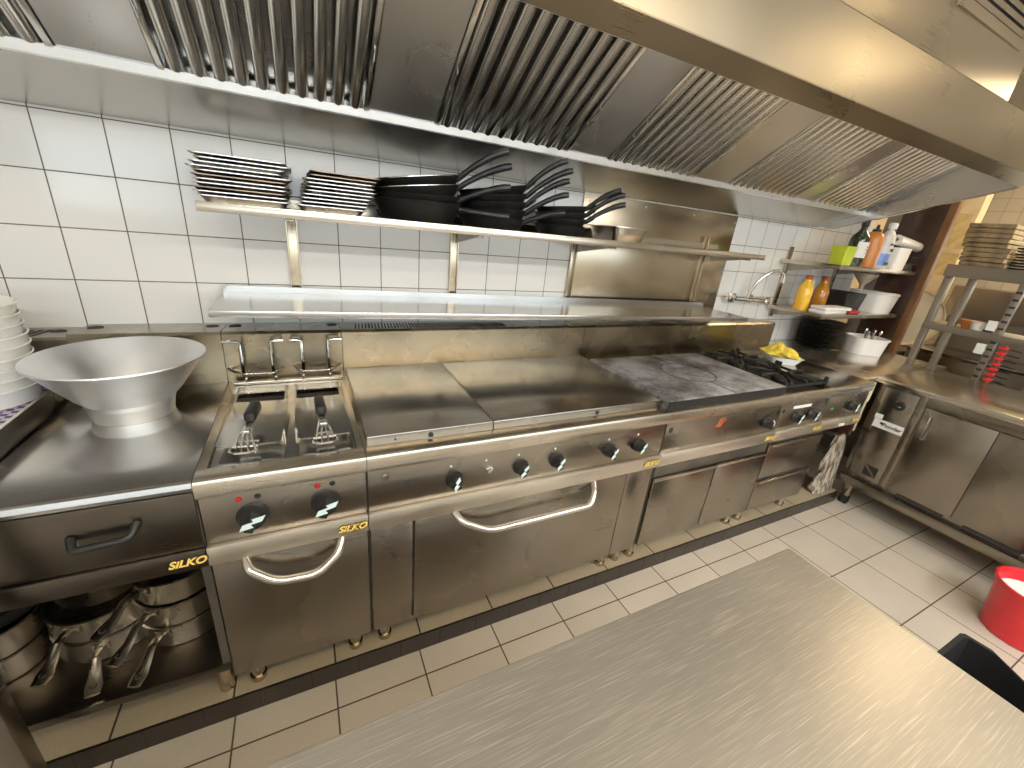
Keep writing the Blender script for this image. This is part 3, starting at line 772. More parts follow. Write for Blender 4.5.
u = thing('side_table', 'raised steel table at the edge with a cloth-covered top', 'table', (-1.3, -.5, 0))
MB().box(-1.80, -.826, -.978, -.192, .9035, .930).box(-.826, -.818, -.978, -.192, .9035, .9655, .002).box(-1.80, -.842, -.978, -.955, .9305, .9655, .003).build('table_top', M['front'], u)
MB().box(-.8265, -.817, -.979, -.1915, .9656, .9675, .0006).build('rim_edge', M['polish'], u, label='bright folded edge')
pst = MB().box(-.828, -.785, -.975, -.93, 0.001, .903, .004).build('leg', M['front'], u)
MB().box(-1.79, -1.75, -.975, -.93, 0.001, .903, .004).build('leg', M['front'], u)
m_, nt, p = nt_mat('purple_check_cloth')
tc = nt.nodes.new('ShaderNodeTexCoord'); ck = nt.nodes.new('ShaderNodeTexChecker'); ck.inputs['Scale'].default_value = 62
ck.inputs[1].default_value = (.10, .06, .20, 1); ck.inputs[2].default_value = (.55, .52, .58, 1)
nt.links.new(tc.outputs['Object'], ck.inputs['Vector']); nt.links.new(ck.outputs[0], p.inputs['Base Color']); p.inputs['Roughness'].default_value = .9
M['check'] = m_
MB().box(-1.79, -.830, -.95, -.20, .9305, .9345, .001).build('checked_cloth', M['check'], None, 'purple and white checked cloth spread on the raised table', 'cloth', org=(-1.3, -.5, .9305))
# ledge behind the table
l = thing('rear_ledge', 'steel backsplash with slanted vent slots behind the raised table', 'backsplash', (-1.3, -.09, .9))
MB().profx([(-.186, .905), (-.186, 1.076), (-.178, 1.084), (-.002, 1.072), (-.002, .905)], -1.9, -.8155).build('ledge', M['front'], l)
slots(l, [-1.02+.0225*i for i in range(6)], z=1.0815, w=.010)
MB().lathe([(0, 0), (.020, 0), (.020, .002), (0, .002)], (-.868, -.08, 1.0775), 20).build('flue_hole', M['dark'], l)

bp_ = None
for i in range(9):
    j = 8-i
    if bp_ is None:
        bp_ = MB().lathe([(0, 0), (.105, 0), (.118, .004), (.1255, .046), (.129, .050), (.1295, .052), (.126, .0535), (.122, .048), (.112, .008), (0, .006)], seg=56).build('white_bowl', M['ceramic'], None)
        o = bp_
    else:
        o = bp_.copy(); COL.objects.link(o)
    o.location = (-.978+random.uniform(-.002, .002), -.312+random.uniform(-.002, .002), .9348+i*.0288)
    tag(o, f'white ceramic bowl, {ORD[j]} in the pile on the checked cloth', 'bowl', 'white bowls piled on the checked cloth')

def saucepan(loc, r, hgt, az, label, group, hl=.17, drop=.0, lid_=False):
    o = thing('saucepan', label, 'saucepan', loc, group); ORG[o.name] = (0, 0, 0)
    MB().lathe([(0, 0), (r*.96, 0), (r, .005), (r, hgt), (r+.004, hgt+.002), (r-.001, hgt+.004), (r-.003, hgt), (r-.003, .006), (0, .004)], seg=40).build('pot_body', M['pot'], o)
    mz = Matrix.Rotation(R(az), 4, 'Z')
    mb = MB()
    z0 = hgt*.78
    pts = [(r-.001, 0, z0), (r+.02, 0, z0+.012), (r+.05, 0, z0+.010), (r+hl*.6, 0, z0-drop*.5), (r+hl*.82, 0, z0-drop*.85), (r+hl, 0, z0-drop)]
    mb.tube(pts, [.012, .010, .010, .012, .017, .014], 10, flat=(.38, 1.15), m=mz)
    mb.box(r-.002, r+.006, -.02, .02, z0-.012, z0+.012, .003, m=mz)
    mb.build('handle', M['pot'], o)
    MB().lathe([(.0055, -.002), (.0055, .0075), (.0085, .0075), (.0085, -.002)], (r+hl*.84, 0, z0-drop*.88), 14, m=mz).build('hang_hole', M['dark'], o)
    return o
GP = 'saucepans on the open lower shelf'
zs = .2495
for i, (az, r, lab) in enumerate([(-108, .112, 'steel saucepan, lowest in the pile nearest the fryer'), (-116, .112, 'steel saucepan in the middle of the pile nearest the fryer'), (-124, .106, 'steel saucepan on top of the pile nearest the fryer')]):
    saucepan((-.548, -.62, zs+i*.082), r, .076, az, lab, GP, .135, .03)
for i, (az, r, lab) in enumerate([(-84, .125, 'steel saucepan, lowest in the central pile on the lower shelf'), (-104, .125, 'steel saucepan, middle of the central pile on the lower shelf'), ]):
    saucepan((-.742, -.585, zs+i*.082), r, .076, az, lab, GP, .13, .035)
mb = MB().lathe([(0, 0), (.10, 0), (.105, .005), (.118, .10), (.122, .104), (.116, .102), (.1, .006), (0, .006)], seg=44)
mb.build('steel_pot', M['pot'], None, 'dark wide steel pot without handle on top of the central pile', 'pot', org=(0, 0, 0)).location = (-.745, -.56, zs+.166)
for i, (az, r, lab) in enumerate([(-70, .112, 'steel saucepan, lowest in the pile by the table leg'), (-76, .112, 'steel saucepan, upper one in the pile by the table leg')]):
    saucepan((-.985, -.60, zs+i*.084), r, .078, az, lab, GP, .16, .03)
mb = MB().lathe([(0, 0), (.12, 0), (.14, .05), (.145, .053), (.138, .052), (.115, .005), (0, .005)], seg=44)
mb.build('steel_basin', M['pan'], None, 'dark shallow basin on the pile by the table leg', 'basin', org=(0, 0, 0)).location = (-.99, -.57, zs+.170)

# ================================================================== WORKTABLE (foreground)
m_, nt, p = nt_mat('scratched_table_steel')
g = obj_noise(nt, (6, 260, 1), 3, 3, .6); g2 = obj_noise(nt, (240, 10, 1), 3, 3, .6); wv = obj_noise(nt, (1, 1, 1), 3, 4, .6)
# scattered longer scratches in several directions
def scratch(ang, sc):
    tc = nt.nodes.new('ShaderNodeTexCoord'); mp = nt.nodes.new('ShaderNodeMapping'); mp.inputs['Rotation'].default_value = (0, 0, R(ang)); mp.inputs['Scale'].default_value = (sc*.018, sc, 1)
    nt.links.new(tc.outputs['Object'], mp.inputs[0])
    v = nt.nodes.new('ShaderNodeTexNoise'); v.inputs['Scale'].default_value = 1; v.inputs['Detail'].default_value = 2
    nt.links.new(mp.outputs[0], v.inputs['Vector'])
    mr = nt.nodes.new('ShaderNodeMapRange'); mr.inputs[1].default_value = .60; mr.inputs[2].default_value = .78
    nt.links.new(v.outputs['Fac'], mr.inputs[0]); return mr.outputs[0]
sc = math_n(nt, 'ADD', math_n(nt, 'ADD', scratch(62, 420), scratch(-30, 460)), math_n(nt, 'ADD', scratch(85, 480), scratch(40, 520)))
sc = math_n(nt, 'MULTIPLY', math_n(nt, 'MINIMUM', sc, 1.0), .75)
mix = nt.nodes.new('ShaderNodeMix'); mix.data_type = 'RGBA'
nt.links.new(sc, mix.inputs[0]); mix.inputs[7].default_value = (.76, .69, .57, 1)
nt.links.new(ramp(nt, wv, [(.3, (.41, .38, .33, 1)), (.7, (.48, .445, .385, 1))]), mix.inputs[6])
nt.links.new(mix.outputs[2], p.inputs['Base Color']); p.inputs['Metallic'].default_value = .7
rr = math_n(nt, 'ADD', math_n(nt, 'MULTIPLY', sc, .12), math_n(nt, 'ADD', math_n(nt, 'MULTIPLY', wv, .14), .30))
nt.links.new(rr, p.inputs['Roughness'])
hh = math_n(nt, 'ADD', math_n(nt, 'MULTIPLY', g, .4), math_n(nt, 'ADD', math_n(nt, 'MULTIPLY', g2, .3), sc))
b = N(nt, 'ShaderNodeBump', i_Strength=.03, i_Distance=.001); nt.links.new(hh, b.inputs['Height']); nt.links.new(b.outputs[0], p.inputs['Normal'])
M['table'] = m_
t = thing('worktable', 'large scratched stainless steel worktable in the foreground', 'table', (0, -2, 0))
MB().box(-.95, .867, -2.55, -1.548, .860, .900, .004, seg=3).build('table_top', M['table'], t)
MB().box(-.90, .82, -2.50, -1.60, .30, .32, .003).build('under_shelf', M['front'], t)
MB().box(.8675, .884, -2.55, -1.842, .860, .886, .003).build('edge_fold', M['steel'], t)
for x in (-.90, .80):
    for y in (-2.48, -1.62): MB().box(x-.02, x+.02, y-.02, y+.02, .001, .859, .003).build('leg', M['steel_v'], t)
o = MB().lathe([(0, 0), (.007, 0), (.007, .012), (.004, .016), (0, .016)], seg=12, m=frame_m((.8675, -1.832, .885), (0, -1, 0), (0, 0, 1))).build('edge_screw', M['chrome'], t)

# red bucket
o = thing('bucket', 'red plastic bucket lined with white standing on the floor tiles', 'bucket', (2.735, -1.79, .001)); ORG[o.name] = (0, 0, 0)
MB().lathe([(0, 0), (.115, 0), (.122, .006), (.150, .235), (.158, .238), (.159, .26), (.153, .262), (.146, .245), (.118, .01), (0, .008)], seg=48).build('bucket_body', M['red'], o)
MB().lathe([(0, .17), (.10, .175), (.136, .20), (.1365, .205), (.10, .18), (0, .176)], seg=40).build('liner', M['white'], o, label='white liner inside the bucket')
MB().tube([(.155*math.cos(R(a)), .155*math.sin(R(a))*.45-.10, .235+.02*math.sin(R(a))) for a in range(200, 341, 10)], .004, 6).build('bail_handle', M['chrome'], o)
# black open bin
o = thing('waste_bin', 'black open plastic bin with a cut corner beside the worktable', 'bin', (1.78, -1.95, .001)); ORG[o.name] = (0, 0, 0)
def ring(k, z): 
    q = [(-.235, .225), (.19, .225), (.206, .215), (.213, .145), (.16, .06), (.02, -.16), (-.235, -.16)]
    return [(x*k, y*k, z) for x, y in q]
MB().loft([ring(.86, 0), ring(.97, .285), ring(1, .29), ring(1, .30), ring(.93, .30), ring(.84, .02)]).build('bin_body', M['matt'], o)
# ================================================================== RIGHT COUNTER
FX0 = 3.07
u = thing('refrigerated_counter', 'steel refrigerated counter with doors and a control panel under a long worktop', 'counter', (3.4, -1.5, 0))
MB().box(3.03, 3.80, -2.9, -.79, .866, .90, .003).box(2.842, 4.01, -.789, -.012, .866, .8995, .002).build('worktop', M['top_lit'], u)
MB().box(FX0+.004, 3.78, -2.88, -.805, .165, .865).build('carcass', M['front'], u)
MB().box(3.90, 4.0, -.74, -.05, .001, .865).build('corner_support', M['front'], u)
MB().box(3.035, FX0+.003, -2.88, -.805, .155, .212, .003).build('bottom_rail', M['front'], u)
MB().box(FX0-.004, FX0+.0035, -1.005, -.828, .215, .845, .002).build('machine_panel', M['front'], u)
MB().box(FX0-.006, FX0+.0035, -1.042, -1.012, .215, .862, .002).build('upright', M['front'], u)
MB().box(FX0-.004, FX0+.0035, -2.88, -1.044, .800, .862, .002).build('top_band', M['front'], u)
for y0, y1 in ((-1.354, -1.056), (-1.665, -1.36), (-1.98, -1.675)):
    d = MB().box(FX0-.012, FX0+.0035, y0, y1, .245, .796, .003).build('door', M['front'], u)
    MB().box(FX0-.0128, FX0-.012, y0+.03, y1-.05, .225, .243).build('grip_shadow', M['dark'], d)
    yh = y1-.035
    if y1 > -1.2: MB().tube([(FX0-.012, yh, .765), (FX0-.03, yh, .758), (FX0-.03, yh, .62), (FX0-.012, yh, .612)], .0042, 8).build('handle', M['polish'], d)
kn = MB().lathe([(0, .012), (.022, .012), (.026, .008), (.030, 0)], seg=24, m=frame_m((FX0-.004, -.935, .755), (0, -1, 0), (0, 0, 1))).build('lock', M['black'], u)
MB().box(FX0-.022, FX0-.016, -.95, -.925, .75, .757, .002).build('key', M['chrome'], kn)
MB().box(FX0-.005, FX0-.0041, -1.004, -.85, .585, .640).build('name_plate', M['paper'], u)
pl = [c for c in u.children if c.name.startswith('name_plate')][0]
text('Ponder', .034, 'lettering', M['ink'], pl, (FX0-.0053, -.945, .612), (0, -1, 0), (0, 0, 1), .0003, .2, .001)
MB().lathe([(0, .0004), (.009, .0004), (.009, 0)], seg=16, m=frame_m((FX0-.0051, -.892, .618), (0, -1, 0), (0, 0, 1))).build('dot', M['ink'], pl)
MB().box(FX0-.005, FX0-.0041, -.885, -.845, .642, .672).build('sticker', M['paper'], u)
pl = MB().box(FX0-.005, FX0-.0041, -.978, -.905, .262, .332).build('crossed_plate', M['ink'], u, label='dark plate with two diagonal cut-outs')
pm = MB()
for a in (45,): pm.box(-.042, .042, -.007, .007, 0, .0006, m=frame_m((FX0-.0051, -.9415, .297), (0, -1, 0), (0, 0, 1)) @ Matrix.Rotation(R(-a), 4, 'Z'))
pm.build('diagonal_bar', M['front'], pl)
for y in (-.87, -2.8):
    lg = MB().box(3.075, 3.115, y-.02, y+.02, .06, .155, .003).build('leg', M['steel_v'], u)
    MB().box(3.072, 3.118, y-.023, y+.023, .001, .0595, .004).build('rubber_foot', M['black'], lg)

# boards stored in the gap
o = MB().prism([(2.985, -.80, .53), (2.985, -.80, .86), (3.02, -.80, .86), (3.02, -.80, .74), (3.0, -.80, .73), (3.0, -.80, .53)], (0, .35, 0)).build('cutting_board', M['cream'], None, 'pale cutting board standing upright in the gap before the refrigerated counter', 'cutting board', org=(3.0, -.6, .53))
o = MB().box(2.945, 2.975, -.80, -.40, .50, .862, .003).build('cutting_board', M['wood'], None, 'dark brown board standing upright beside the pale cutting board', 'cutting board', org=(2.96, -.6, .50))
o = MB().box(2.90, 3.03, -.74, -.30, .47, .495, .002).build('gap_shelf', M['front'], None, 'narrow steel shelf in the gap holding the two boards', 'shelf', org=(2.96, -.6, .47))

# crumpled plastic bag
bm_ = MB()
rings = []
for k in range(14):
    q = k/13
    z = .50-.405*q
    w = .055+.06*q**.6; dpt = .02+.05*q
    rings.append([(2.895+.02*q+w*math.cos(a)*(1+.18*math.sin(5*a+k*1.1)), -.785+dpt*.6*math.sin(a)*(1+.25*math.sin(4*a+k*.8)), z+.012*math.sin(3*a+k)) for a in [2*math.pi*i/28 for i in range(28)]])
bm_.loft(rings)
m_, nt, p = nt_mat('crumpled_clear_plastic')
f = obj_noise(nt, (40, 40, 9), 1.5, 3)
nt.links.new(ramp(nt, f, [(.4, (.16, .12, .08, 1)), (.6, (.55, .5, .43, 1))]), p.inputs['Base Color']); p.inputs['Roughness'].default_value = .15; p.inputs['Metallic'].default_value = .3
bb = N(nt, 'ShaderNodeBump', i_Strength=.8, i_Distance=.01); nt.links.new(f, bb.inputs['Height']); nt.links.new(bb.outputs[0], p.inputs['Normal'])
M['bag'] = m_
bm_.build('plastic_bag', M['bag'], None, 'crumpled shiny plastic bag standing on the tiled plinth beside the refrigerated counter', 'bag', org=(2.9, -.78, .09))

# white dish with a yellow cloth
o = MB().loft([rrect(-.07, .07, -.09, .09, .03, 0), rrect(-.095, .095, -.115, .115, .035, .045), rrect(-.1, .1, -.12, .12, .035, .046), rrect(-.092, .092, -.112, .112, .035, .044), rrect(-.068, .068, -.088, .088, .03, .004)]).build('white_dish', M['white'], None, 'white oblong dish holding a yellow cloth beside the burners', 'dish'); o.location = (2.605, -.42, .9008); o.rotation_euler = (0, 0, R(-35))
mb = MB()
r0 = bmesh.ops.create_uvsphere(mb.bm, u_segments=40, v_segments=24, radius=1)
for v in mb.bm.verts:
    c = v.co.copy(); a = math.atan2(c.y, c.x)
    d = 1+.16*math.sin(3*a+4*c.z)+.12*math.sin(7*a-3*c.z)+.08*math.sin(11*a+9*c.z)
    v.co = Vector((c.x*.082*d, c.y*.098*d, max(-.01, c.z)*.052*(1+.25*math.sin(5*c.x+2)+.2*math.sin(6*c.y))))
o = mb.build('yellow_cloth', simple('yellow_cloth', (.86, .62, .06), .8, var=.25, nscale=24, bump=.5), None, 'crumpled bright yellow cloth lying in the white dish', 'cloth'); o.location = (2.605, -.42, .945)

# ---------------------------------------------------------------- mixer tap
o = thing('wall_tap', 'chrome wall-mounted mixer tap with two cross handles and a swan neck', 'tap', (2.62, -.05, 1.22)); 
MB().cyl((2.50, -.062, 1.235), (2.80, -.062, 1.222), .017, seg=16).cyl((2.56, -.001, 1.232), (2.56, -.06, 1.232), .014).cyl((2.75, -.001, 1.224), (2.75, -.06, 1.224), .014).lathe([(0, 0), (.03, 0), (.03, .006), (.016, .012)], seg=20, m=frame_m((2.56, -.001, 1.232), (1, 0, 0), (0, 0, 1))).lathe([(0, 0), (.03, 0), (.03, .006), (.016, .012)], seg=20, m=frame_m((2.75, -.001, 1.224), (1, 0, 0), (0, 0, 1))).build('body', M['chrome'], o)
for x, z, d in ((2.462, 1.237, 1), (2.838, 1.220, -1)):
    k = MB().lathe([(0, 0), (.018, 0), (.022, .012), (.032, .03), (.030, .044), (0, .05)], seg=20, m=frame_m((x+.03*d, -.062, z), (0, 1, 0), (0, 0, 1)) @ Matrix.Rotation(R(0 if d < 0 else 180), 4, 'Y'))
    for a in range(4): k.tube([(x-.0*d, -.062, z), (x, -.062+.036*math.cos(R(a*90+45)), z+.036*math.sin(R(a*90+45)))], [.008, .006], 8)
    k.build('handle', M['chrome'], o)
sp = [(2.63, -.062, 1.235), (2.632, -.07, 1.29), (2.645, -.09, 1.35), (2.675, -.11, 1.40), (2.73, -.125, 1.432), (2.79, -.135, 1.436), (2.83, -.14, 1.42), (2.84, -.142, 1.385)]
MB().tube(sp, .0125, 12).tube([(2.838, -.1418, 1.40), (2.841, -.142, 1.36)], .015, 12).build('spout', M['chrome'], o)

# ---------------------------------------------------------------- corner shelves
SX0, SX1, SY = 2.955, 4.005, -.40
def shelf_pair(z, label):
    s = thing('corner_shelf', label, 'shelf', (3.45, -.2, z))
    MB().box(SX0, SX1, SY, -.005, z-.008, z, .001).box(SX0, SX1, SY-.003, SY, z-.026, z+.001, .001).box(SX0-.003, SX0, SY, -.005, z-.026, z+.001, .001).build('shelf_board', M['steel'], s)
    for x in (3.04, 3.70):
        MB().prism([(x-.002, -.018, z-.0085), (x-.002, SY+.03, z-.0085), (x-.002, SY+.03, z-.016), (x-.002, -.018, z-.08)], (.004, 0, 0)).build('bracket', M['front'], s)
    return s
s = shelf_pair(1.515, 'upper corner shelf with bottles, above the tap')
s2 = shelf_pair(1.193, 'lower corner shelf with juice bottle and white tub')
for x in (3.04, 3.70):
    MB().box(x-.02, x+.02, -.015, -.001, 1.196, 1.60, .001).build('wall_rail', M['steel_v'], s)
    MB().box(x-.02, x+.02, -.015, -.001, 1.10, 1.165, .001).build('wall_rail', M['steel_v'], s2)

def bottle(name, label, cat, loc, prof, mat, label_box=None, cap=None, capmat='black', sx=1, sy=1, liquid=None):
    o = thing(name, label, cat, loc); ORG[o.name] = (0, 0, 0)
    MB().lathe(prof, seg=28, sx=sx, sy=sy).build('body', mat, o)
    if cap:
        MB().lathe(cap, seg=20).build('cap', M[capmat], o)
    return o
glass_dark = simple('dark_green_glass', (.018, .022, .008), .08, var=.2, coat=.4)
orange = simple('orange_sauce', (.50, .17, .03), .3, var=.12, nscale=20)
juice = simple('orange_juice', (.85, .47, .03), .15, var=.08, coat=.3)
amber = simple('amber_oil', (.42, .16, .01), .12, var=.3, nscale=30, coat=.3)
lime = simple('lime_plastic', (.44, .52, .02), .35, var=.1)
bluelab = simple('blue_label', (.12, .22, .55), .4, var=.3, nscale=40)
zt = 1.516
yb = -.32
o = thing('plastic_tub', 'lime green plastic tub on the upper corner shelf', 'tub', (3.085, yb, zt)); ORG[o.name] = (0, 0, 0)
MB().loft([rrect(-.052, .052, -.045, .045, .012, 0), rrect(-.060, .060, -.052, .052, .014, .105), rrect(-.063, .063, -.055, .055, .014, .107), rrect(-.063, .063, -.055, .055, .014, .118), rrect(-.057, .057, -.049, .049, .014, .118), rrect(-.049, .049, -.042, .042, .012, .004)]).build('tub_body', lime, o)
o = bottle('wine_bottle', 'dark green bottle with a white label on the upper corner shelf', 'bottle', (3.23, yb, zt), [(0, 0), (.052, 0), (.056, .006), (.056, .165), (.050, .188), (.024, .222), (.018, .24), (.018, .285), (0, .285)], glass_dark, cap=[(.0205, .25), (.022, .252), (.022, .292), (0, .292)])
lb = MB()
for k in range(10):
    a0, a1 = R(205+k*11), R(205+(k+1)*11)
    lb.poly([(.0568*math.cos(a0), .0568*math.sin(a0), .055), (.0568*math.cos(a1), .0568*math.sin(a1), .055), (.0568*math.cos(a1), .0568*math.sin(a1), .155), (.0568*math.cos(a0), .0568*math.sin(a0), .155)])
lbl = lb.build('label', M['paper'], o)
mk = MB()
for (dx, dz, w_, h_) in ((0, .125, .010, .010), (0, .11, .026, .004), (.004, .10, .018, .003), (-.006, .085, .02, .002)):
    mk.box(-w_/2+dx, w_/2+dx, -.0582, -.0575, dz-h_/2, dz+h_/2)
mk.build('emblem', M['ink'], lbl)
bottle('sauce_bottle', 'orange-brown sauce bottle with a black cap on the upper corner shelf', 'bottle', (3.395, yb, zt), [(0, 0), (.055, 0), (.058, .006), (.056, .06), (.058, .12), (.056, .18), (.048, .215), (.03, .23), (0, .232)], orange, cap=[(.026, .230), (.026, .245), (.012, .25), (.008, .275), (0, .277)])
o = bottle('spray_bottle', 'white cleaner bottle with a blue label between sauce bottle and white carton', 'bottle', (3.535, yb-.02, zt), [(0, 0), (.054, 0), (.058, .006), (.058, .17), (.05, .22), (.03, .245), (.022, .25), (.022, .285), (0, .285)], simple('grey_white_bottle', (.58, .57, .55), .35, var=.1), cap=[(.024, .262), (.026, .29), (.02, .30), (0, .302)], capmat='white', sy=.7)
lb = MB()
for k in range(10):
    a0, a1 = R(200+k*12), R(200+(k+1)*12)
    lb.poly([(.0588*math.cos(a), .0588*.7*math.sin(a)-.0003, z) for a, z in ((a0, .02), (a1, .02), (a1, .10), (a0, .10))])
lbl = lb.build('label', bluelab, o)
MB().box(-.028, .03, -.0425, -.0418, .026, .044).box(-.01, .03, -.0425, -.0418, .115, .135).box(-.032, .005, -.0425, -.0418, .155, .168).build('print', M['ink'], lbl)
o = MB().loft([rrect(-.08, .08, -.06, .06, .01, 0), rrect(-.088, .088, -.066, .066, .012, .15), rrect(-.082, .082, -.06, .06, .012, .15), rrect(-.075, .075, -.055, .055, .01, .01)]).build('white_carton', M['white'], None, 'open white plastic carton beside the cleaner bottle', 'container'); o.location = (3.735, yb, zt)
o = thing('film_roll', 'roll of white film lying across the white carton', 'roll', (3.825, yb-.02, zt+.186)); ORG[o.name] = (0, 0, 0); o.rotation_euler = (0, R(5), 0)
MB().lathe([(.015, -.17), (.034, -.17), (.034, .17), (.015, .17), (.015, -.17)], seg=28, m=Matrix.Rotation(R(90), 4, 'Y')).build('film', M['ceramic'], o)
MB().lathe([(.011, -.172), (.0148, -.172), (.0148, .172), (.011, .172), (.011, -.172)], seg=20, m=Matrix.Rotation(R(90), 4, 'Y')).build('core', M['cream'], o)
o = thing('wire_basket', 'small dark wire basket at the end of the upper corner shelf', 'basket', (3.915, yb-.0, zt)); ORG[o.name] = (0, 0, 0)
mb = MB()
for z, k in ((.005, .8), (.05, .9), (.1, 1)):
    mb.tube([(.058*k, .07*k, z), (-.058*k, .07*k, z), (-.058*k, -.07*k, z), (.058*k, -.07*k, z)], .003, 6, closed=True)
for i in range(5):
    x = -.04+.02*i
    mb.tube([(x*1.25, -.07, .1), (x, -.056, .005), (x, .056, .005), (x*1.25, .07, .1)], .0022, 5)
mb.build('wires', M['panh'], o)
MB().box(-.042, .042, -.05, .05, .009, .05, .004).build('contents', simple('olive_pack', (.10, .085, .03), .5), o)

z2 = 1.194
o = bottle('juice_bottle', 'clear bottle of orange juice at the end of the lower corner shelf', 'bottle', (3.03, -.20, z2), [(0, 0), (.045, 0), (.048, .006), (.048, .13), (.044, .15), (.022, .195), (.02, .21), (0, .21)], juice, cap=[(.0215, .205), (.023, .207), (.023, .235), (0, .235)], capmat='rust')
o = bottle('oil_bottle', 'amber bottle with a brown cap behind the folded white packs', 'bottle', (3.31, -.16, z2), [(0, 0), (.048, 0), (.05, .006), (.05, .11), (.045, .14), (.024, .18), (.022, .20), (0, .20)], amber, cap=[(.024, .195), (.026, .197), (.026, .23), (0, .232)], capmat='rust')
o = MB().box(-.03, .03, -.035, .035, 0, .20, .006).build('clear_jug', simple('cloudy_plastic', (.55, .48, .36), .2, var=.05), None, 'cloudy plastic canister next to the juice bottle', 'canister'); o.location = (3.125, -.15, z2)
o = thing('black_crate', 'black open plastic box on the lower corner shelf', 'box', (3.56, -.17, z2)); ORG[o.name] = (0, 0, 0)
MB().loft([rrect(-.115, .115, -.10, .10, .01, 0), rrect(-.13, .13, -.115, .115, .012, .13), rrect(-.122, .122, -.108, .108, .012, .13), rrect(-.108, .108, -.093, .093, .01, .006)]).build('box_body', M['black'], o)
for i, (x, yy, dz, rz, lab) in enumerate([(3.15, -.325, 0, 3, 'folded white pack lying under another at the front of the lower corner shelf'), (3.17, -.33, .0235, -2, 'folded white pack lying on top of another at the front of the lower corner shelf')]):
    o = MB().box(-.15, .15, -.055, .055, 0, .022, .009, seg=3).build('folded_pack', M['white'], None, lab, 'pack', 'folded white packs'); o.location = (x, yy, z2+dz); o.rotation_euler = (0, 0, R(rz))
o = MB().box(-.05, .09, -.04, .04, 0, .020, .007, seg=3).build('red_cloth', simple('red_cloth', (.33, .012, .015), .8, var=.2), None, 'small folded red cloth next to the white packs', 'cloth'); o.location = (3.385, -.335, z2)
o = thing('plastic_tub', 'white round-cornered tub with a loose lid on the lower corner shelf', 'tub', (3.855, -.25, z2)); ORG[o.name] = (0, 0, 0)
MB().loft([rrect(-.118, .118, -.112, .112, .05, 0), rrect(-.135, .135, -.13, .13, .06, .135), rrect(-.14, .14, -.135, .135, .06, .136), rrect(-.14, .14, -.135, .135, .06, .142), rrect(-.13, .13, -.125, .125, .06, .142), rrect(-.1, .1, -.095, .095, .05, .005)]).build('tub_body', M['white'], o)
MB().loft([rrect(-.136, .136, -.131, .131, .06, .1432), rrect(-.136, .136, -.131, .131, .06, .150), rrect(-.12, .12, -.115, .115, .05, .153)], m=Matrix.Rotation(R(1.0), 4, 'Y')).build('lid', M['white'], o)
o = thing('funnel', 'clear plastic funnel hanging under the upper corner shelf', 'funnel', (3.52, -.30, 1.36)); ORG[o.name] = (0, 0, 0)
MB().lathe([(.014, 0), (.018, .035), (.075, .105), (.078, .112), (.072, .106), (.014, .037), (.011, 0)], seg=28).build('cone', simple('smoky_plastic', (.22, .18, .14), .15, var=.1), o)
MB().tube([(.076, 0, .108), (.09, 0, .125), (.07, 0, .145), (.06, 0, .13)], .003, 6).build('hook', M['chrome'], o)

# plates and cutlery tub on the counter
pp = None
for i in range(12):
    if pp is None:
        pp = MB().lathe([(0, 0), (.09, 0), (.10, .004), (.150, .016), (.153, .019), (.148, .0185), (.098, .007), (0, .005)], seg=48).build('dark_plate', simple('dark_slate_glaze', (.022, .019, .016), .42, var=.3), None); o = pp
    else:
        o = pp.copy(); COL.objects.link(o)
    o.location = (3.44+random.uniform(-.005, .005), -.19+random.uniform(-.004, .004), .9005+i*.0165)
    tag(o, f'dark glazed plate, {ORD[11-i]} in the pile under the corner shelves', 'plate', 'dark plates piled on the counter')
o = thing('cutlery_tub', 'white oblong tub full of cutlery on the counter under the corner shelves', 'tub', (3.66, -.40, .9005)); ORG[o.name] = (0, 0, 0); o.rotation_euler = (0, 0, R(-28))
MB().loft([rrect(-.108, .108, -.092, .092, .065, 0), rrect(-.122, .122, -.103, .103, .07, .115), rrect(-.128, .128, -.109, .109, .07, .117), rrect(-.128, .128, -.109, .109, .07, .127), rrect(-.118, .118, -.099, .099, .07, .127), rrect(-.096, .096, -.081, .081, .06, .005)]).build('tub_body', M['white'], o)
for i in range(14):
    a = random.uniform(0, 6.28); q = random.uniform(.01, .065); x, y = q*math.cos(a), q*.8*math.sin(a)
    c = thing('fork' if i % 2 else 'spoon', ('steel fork' if i % 2 else 'steel spoon')+' standing among the cutlery in the white tub', 'cutlery', (0, 0, 0), 'forks in the white tub' if i % 2 else 'spoons in the white tub')
    hgt = .178+random.uniform(-.01, .012)
    ORG[c.name] = (0, 0, 0)
    MB().tube([(0, 0, 0), (0, 0, hgt-.035)], .0025, 6).lathe([(0, -.02), (.008, -.008), (.0095, .004), (.006, .014), (0, .017)], (0, 0, hgt-.022), 12, sy=.35).build('stem', M['panh' if i % 3 == 0 else 'polish'], c)
    c.location = Vector((3.66, -.40, .907))+Vector((x, y, 0)); c.rotation_euler = (random.uniform(-.12, .12), random.uniform(-.12, .12), a)

